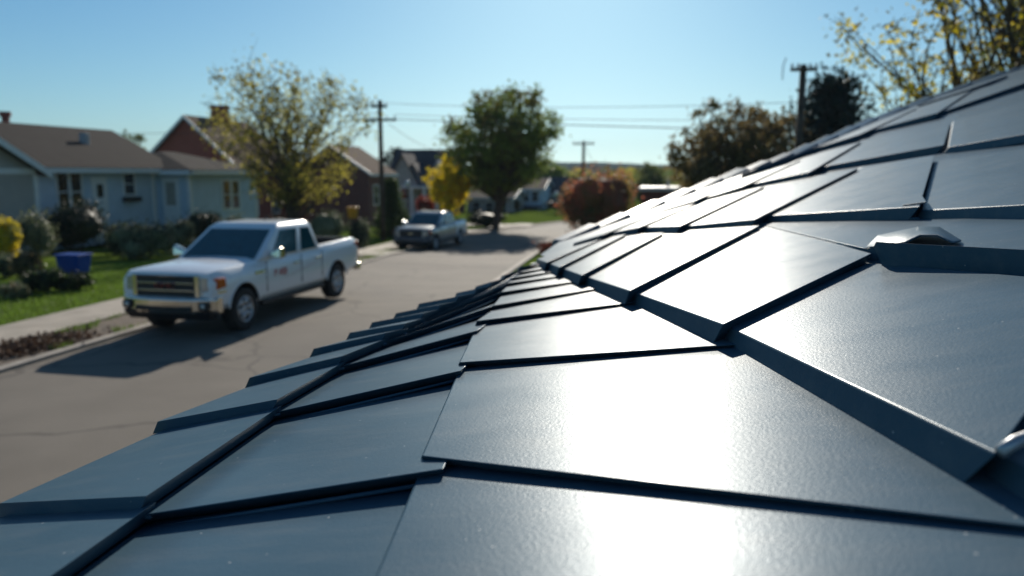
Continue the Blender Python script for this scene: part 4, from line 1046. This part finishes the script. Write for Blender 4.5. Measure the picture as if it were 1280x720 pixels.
# grass and dead leaves
random.seed(12)
b = MB()
def blades(n, xr, yr, hh, dens=None):
    for i in range(n):
        y = random.uniform(*yr); x = kerb_l(y)+random.uniform(*xr)
        if dens and noise.noise((x*.9, y*.9, 3.1)) < dens: continue
        z = gz(y); h = hh*random.uniform(.5, 1.3); a = random.uniform(0, 6.28); c_, s_ = math.cos(a)*.012, math.sin(a)*.012
        lx, ly = random.gauss(0, .4)*h, random.gauss(0, .4)*h
        b.add([(x-c_, y-s_, z-.01), (x+c_, y+s_, z-.01), (x+lx, y+ly, z+h)], [(0, 1, 2)])
blades(26000, (-7.5, -2.6), (9, 24), .075)
blades(9000, (-1.25, -.2), (9.5, 20), .10, .05)
blades(5000, (-1.25, -.2), (20, 34), .10, -.1)
tag(b.build('grass', M['blade']), kind='stuff')
b = MB()
for i in range(1500):
    t_ = random.random(); y = random.gauss(10.1, .42); x = -9.55+random.gauss(0, .22)+(y-10.1)*.1
    leaf(b, Vector((x, y, .03+abs(random.gauss(0, .05)))), .075)
tag(b.build('fallen_leaves', M['litter']), kind='stuff')

# ------------------------------------------------------------------ street furniture
def utility_pole(label, px, Y, top_py, arms, r_=.15, side=1, lean=0, arm_dir=(1, 0, 0), gear=True):
    p = B_at(px, Y); zt = at_y(px, top_py, Y).z; t = thing('utility_pole', label, 'utility pole', p)
    b = MB(); b.tube([p-UP*.2, Vector((p.x+lean, Y, zt))], [r_, r_*.72], 12); b.build('pole', M['wood'], t, smooth=True)
    ad = Vector(arm_dir).normalized(); ends = []
    for dz, ln in arms:
        b = MB(); c_ = Vector((p.x+lean, Y-.16, zt-dz)); pr = ad.cross(UP)*.05
        b.hexa([c_-ad*ln-pr-UP*.06, c_+ad*ln-pr-UP*.06, c_+ad*ln+pr-UP*.06, c_-ad*ln+pr-UP*.06, c_-ad*ln-pr+UP*.06, c_+ad*ln-pr+UP*.06, c_+ad*ln+pr+UP*.06, c_-ad*ln+pr+UP*.06])
        ar = b.build('crossarm', M['wood'], t); fix_normals(ar)
        for s in (-.9, -.45, .45, .9):
            q = c_+ad*ln*s+UP*.06; b = MB(); b.lathe([(0, 0), (.03, 0), (.05, .06), (.035, .1), (.05, .14), (0, .17)], c=q, n=10); b.build('insulator', M['steel'], ar, smooth=True); ends.append(q+UP*.17)
    if gear:
        b = MB(); q = Vector((p.x+lean+.30*side, Y-.1, zt-arms[-1][0]-.5)); b.lathe([(0, -.35), (.2, -.35), (.22, -.3), (.22, .25), (.2, .3), (0, .32)], c=q, n=14); b.build('transformer', M['steel'], t, smooth=True)
    return t, ends
p1, e1 = utility_pole('dark slim utility pole with crossarms behind the hedge, left of the grey pickup', 479, 40, 125, [(.35, .45), (1.05, .95)], gear=False)
p2, e2 = utility_pole('distant utility pole standing between the far houses and the russet bush', 728, 66, 176, [(.25, .9)], r_=.16, gear=False)
p3, e3 = utility_pole('weathered wooden utility pole with one crossarm beyond the right-hand roof slope', 991, 31, 81, [(.2, .48)], r_=.17, arm_dir=(1, .1, 0), gear=False, lean=.05)
b = MB(); q = at_y(978, 100, 30.8); b.tube([q, q+UP*.5, q+UP*.8+Vector((.1, 0, 0))], .02, 6); b.build('lightning_rod', M['steel'], p3)
def wire(label, a, c, sag, r_=.011, group='overhead wires'):
    b = MB(); a, c = Vector(a), Vector(c)
    b.tube([a.lerp(c, i/18)-UP*sag*4*(i/18)*(1-i/18) for i in range(19)], r_, 5)
    o = b.build('overhead_wire', M['wire'], smooth=True); tag(o, label, 'wire', group)
wire('topmost wire running right from the slim pole above the big round tree', at_y(484, 129, 40), at_y(994, 128, 31), .2)
wire('second wire running right from the slim pole across the sky', at_y(492, 143, 40), at_y(991, 150, 31), .1)
wire('thick lower cable crossing the sky from the slim pole to the wooden pole', at_y(492, 149, 40), at_y(990, 164, 31), .02, .02)
wire('sagging drop wire from the slim pole towards the stone-gabled house', at_y(486, 155, 40), at_y(560, 190, 75), .4, .015)
wire('wire from the slim pole left across the olive-yellow tree', at_y(476, 140, 40), at_y(250, 128, 30), .4, .014)
wire('service wire reaching the brick house from the slim pole', at_y(472, 148, 40), at_y(130, 166, 50), .3, .016)
wire('wire between the distant pole and the far skyline', at_y(729, 178, 66), at_y(760, 230, 150), .5, .02)
# lamp posts
def lamp(label, px, py, Y, r_=.17):
    p = B_at(px, Y); zt = at_y(px, py, Y).z; t = thing('lamp_post', label, 'lamp post', p)
    b = MB(); b.tube([p-UP*.1, p+UP*.3, Vector((p.x, Y, zt-r_))], [.08, .045, .04], 10); b.build('post', M['black'], t, smooth=True)
    b = MB(); b.lathe([(0, -r_), (r_*.6, -r_*.82), (r_*.95, -r_*.3), (r_, 0), (r_*.9, r_*.45), (r_*.5, r_*.87), (0, r_)], c=(p.x, Y, zt), n=16); b.build('globe', M['lampglobe'], t, smooth=True)
lamp('garden lamp post with white globe, in front of the stone-gabled house', 511, 229, 50)
lamp('distant lamp post with white globe, in front of the far slate-roofed house', 695, 242, 80, .26)
lamp('distant low white globe lamp just left of the russet bush', 705, 254, 72, .22)
# blue tub on the lawn
p = ground_at(74, 352); p.y += 1.2; p.x -= .55; p.z = gz(p.y); S = p.y/FPX
t = thing('storage_tub', 'blue rectangular plastic tub standing on the lawn between dark shrubs', 'tub', p)
wd, ht = 19*S, 27*S
b = MB()
def rect(w_, d_, z): return [(p.x-w_, p.y-d_, p.z+z), (p.x+w_, p.y-d_, p.z+z), (p.x+w_, p.y+d_, p.z+z), (p.x-w_, p.y+d_, p.z+z)]
b.hexa(rect(wd*.84, wd*.6, .12)+rect(wd, wd*.75, .12+ht*.92)); b.build('body', M['blue_plastic'], t, bevel=.03)
b = MB(); b.hexa(rect(wd*1.09, wd*.84, .12+ht*.92)+rect(wd*1.07, wd*.82, .12+ht)); b.build('lid', M['blue_plastic'], t, bevel=.015)
b = MB(); b.box((p.x-wd*.75, p.y-wd*.5, p.z), (p.x+wd*.75, p.y+wd*.5, p.z+.12)); b.build('base', M['black'], t)
# yellow bin / box on a post
p = B_at(441, 41); c = at_y(441, 266, 41); t = thing('yellow_box', 'bright orange-yellow box on a post above the hedge', 'box', p)
b = MB(); b.tube([p, (p.x, p.y, c.z-.3)], .05, 8); b.build('post', M['wood'], t)
b = MB(); b.hexa([(c.x+sx*.20, c.y+sy*.18, c.z-.30) for sx, sy in ((-1, -1), (1, -1), (1, 1), (-1, 1))]+[(c.x+sx*.27, c.y+sy*.22, c.z+.27) for sx, sy in ((-1, -1), (1, -1), (1, 1), (-1, 1))]); b.build('container', M['yellow_plastic'], t, bevel=.03)
b = MB(); b.box((c.x-.30, c.y-.25, c.z+.27), (c.x+.30, c.y+.25, c.z+.33)); b.build('lid', M['yellow_plastic'], t, bevel=.02)
# pale boulder at the end of the verge
p = ground_at(449, 309); random.seed(4); b = MB(); q = bmesh.new(); bmesh.ops.create_icosphere(q, subdivisions=3, radius=1)
b.add([p+Vector((v.co.x*.28, v.co.y*.25, .16+v.co.z*.26))*1.0*(1)+v.co*.05*noise.noise(v.co*2) for v in q.verts], [tuple(v.index for v in f_.verts) for f_ in q.faces]); q.free()
tag(b.build('boulder', M['stone'], smooth=True), 'pale rounded boulder beside the pavement behind the white pickup', 'boulder')

# ------------------------------------------------------------------ the air
hz_ = MB(); hz_.box((-1600, -120, -4), (1600, 1600, 60))
hm = bpy.data.materials.new('haze_air'); hm.use_nodes = True
hn = hm.node_tree.nodes; hn.remove(hn['Principled BSDF'])
pv = hn.new('ShaderNodeVolumePrincipled'); pv.inputs['Color'].default_value = (.72, .86, 1, 1); pv.inputs['Density'].default_value = .00025
hm.node_tree.links.new(pv.outputs[0], hn['Material Output'].inputs['Volume'])
tag(hz_.build('haze', hm), kind='stuff')
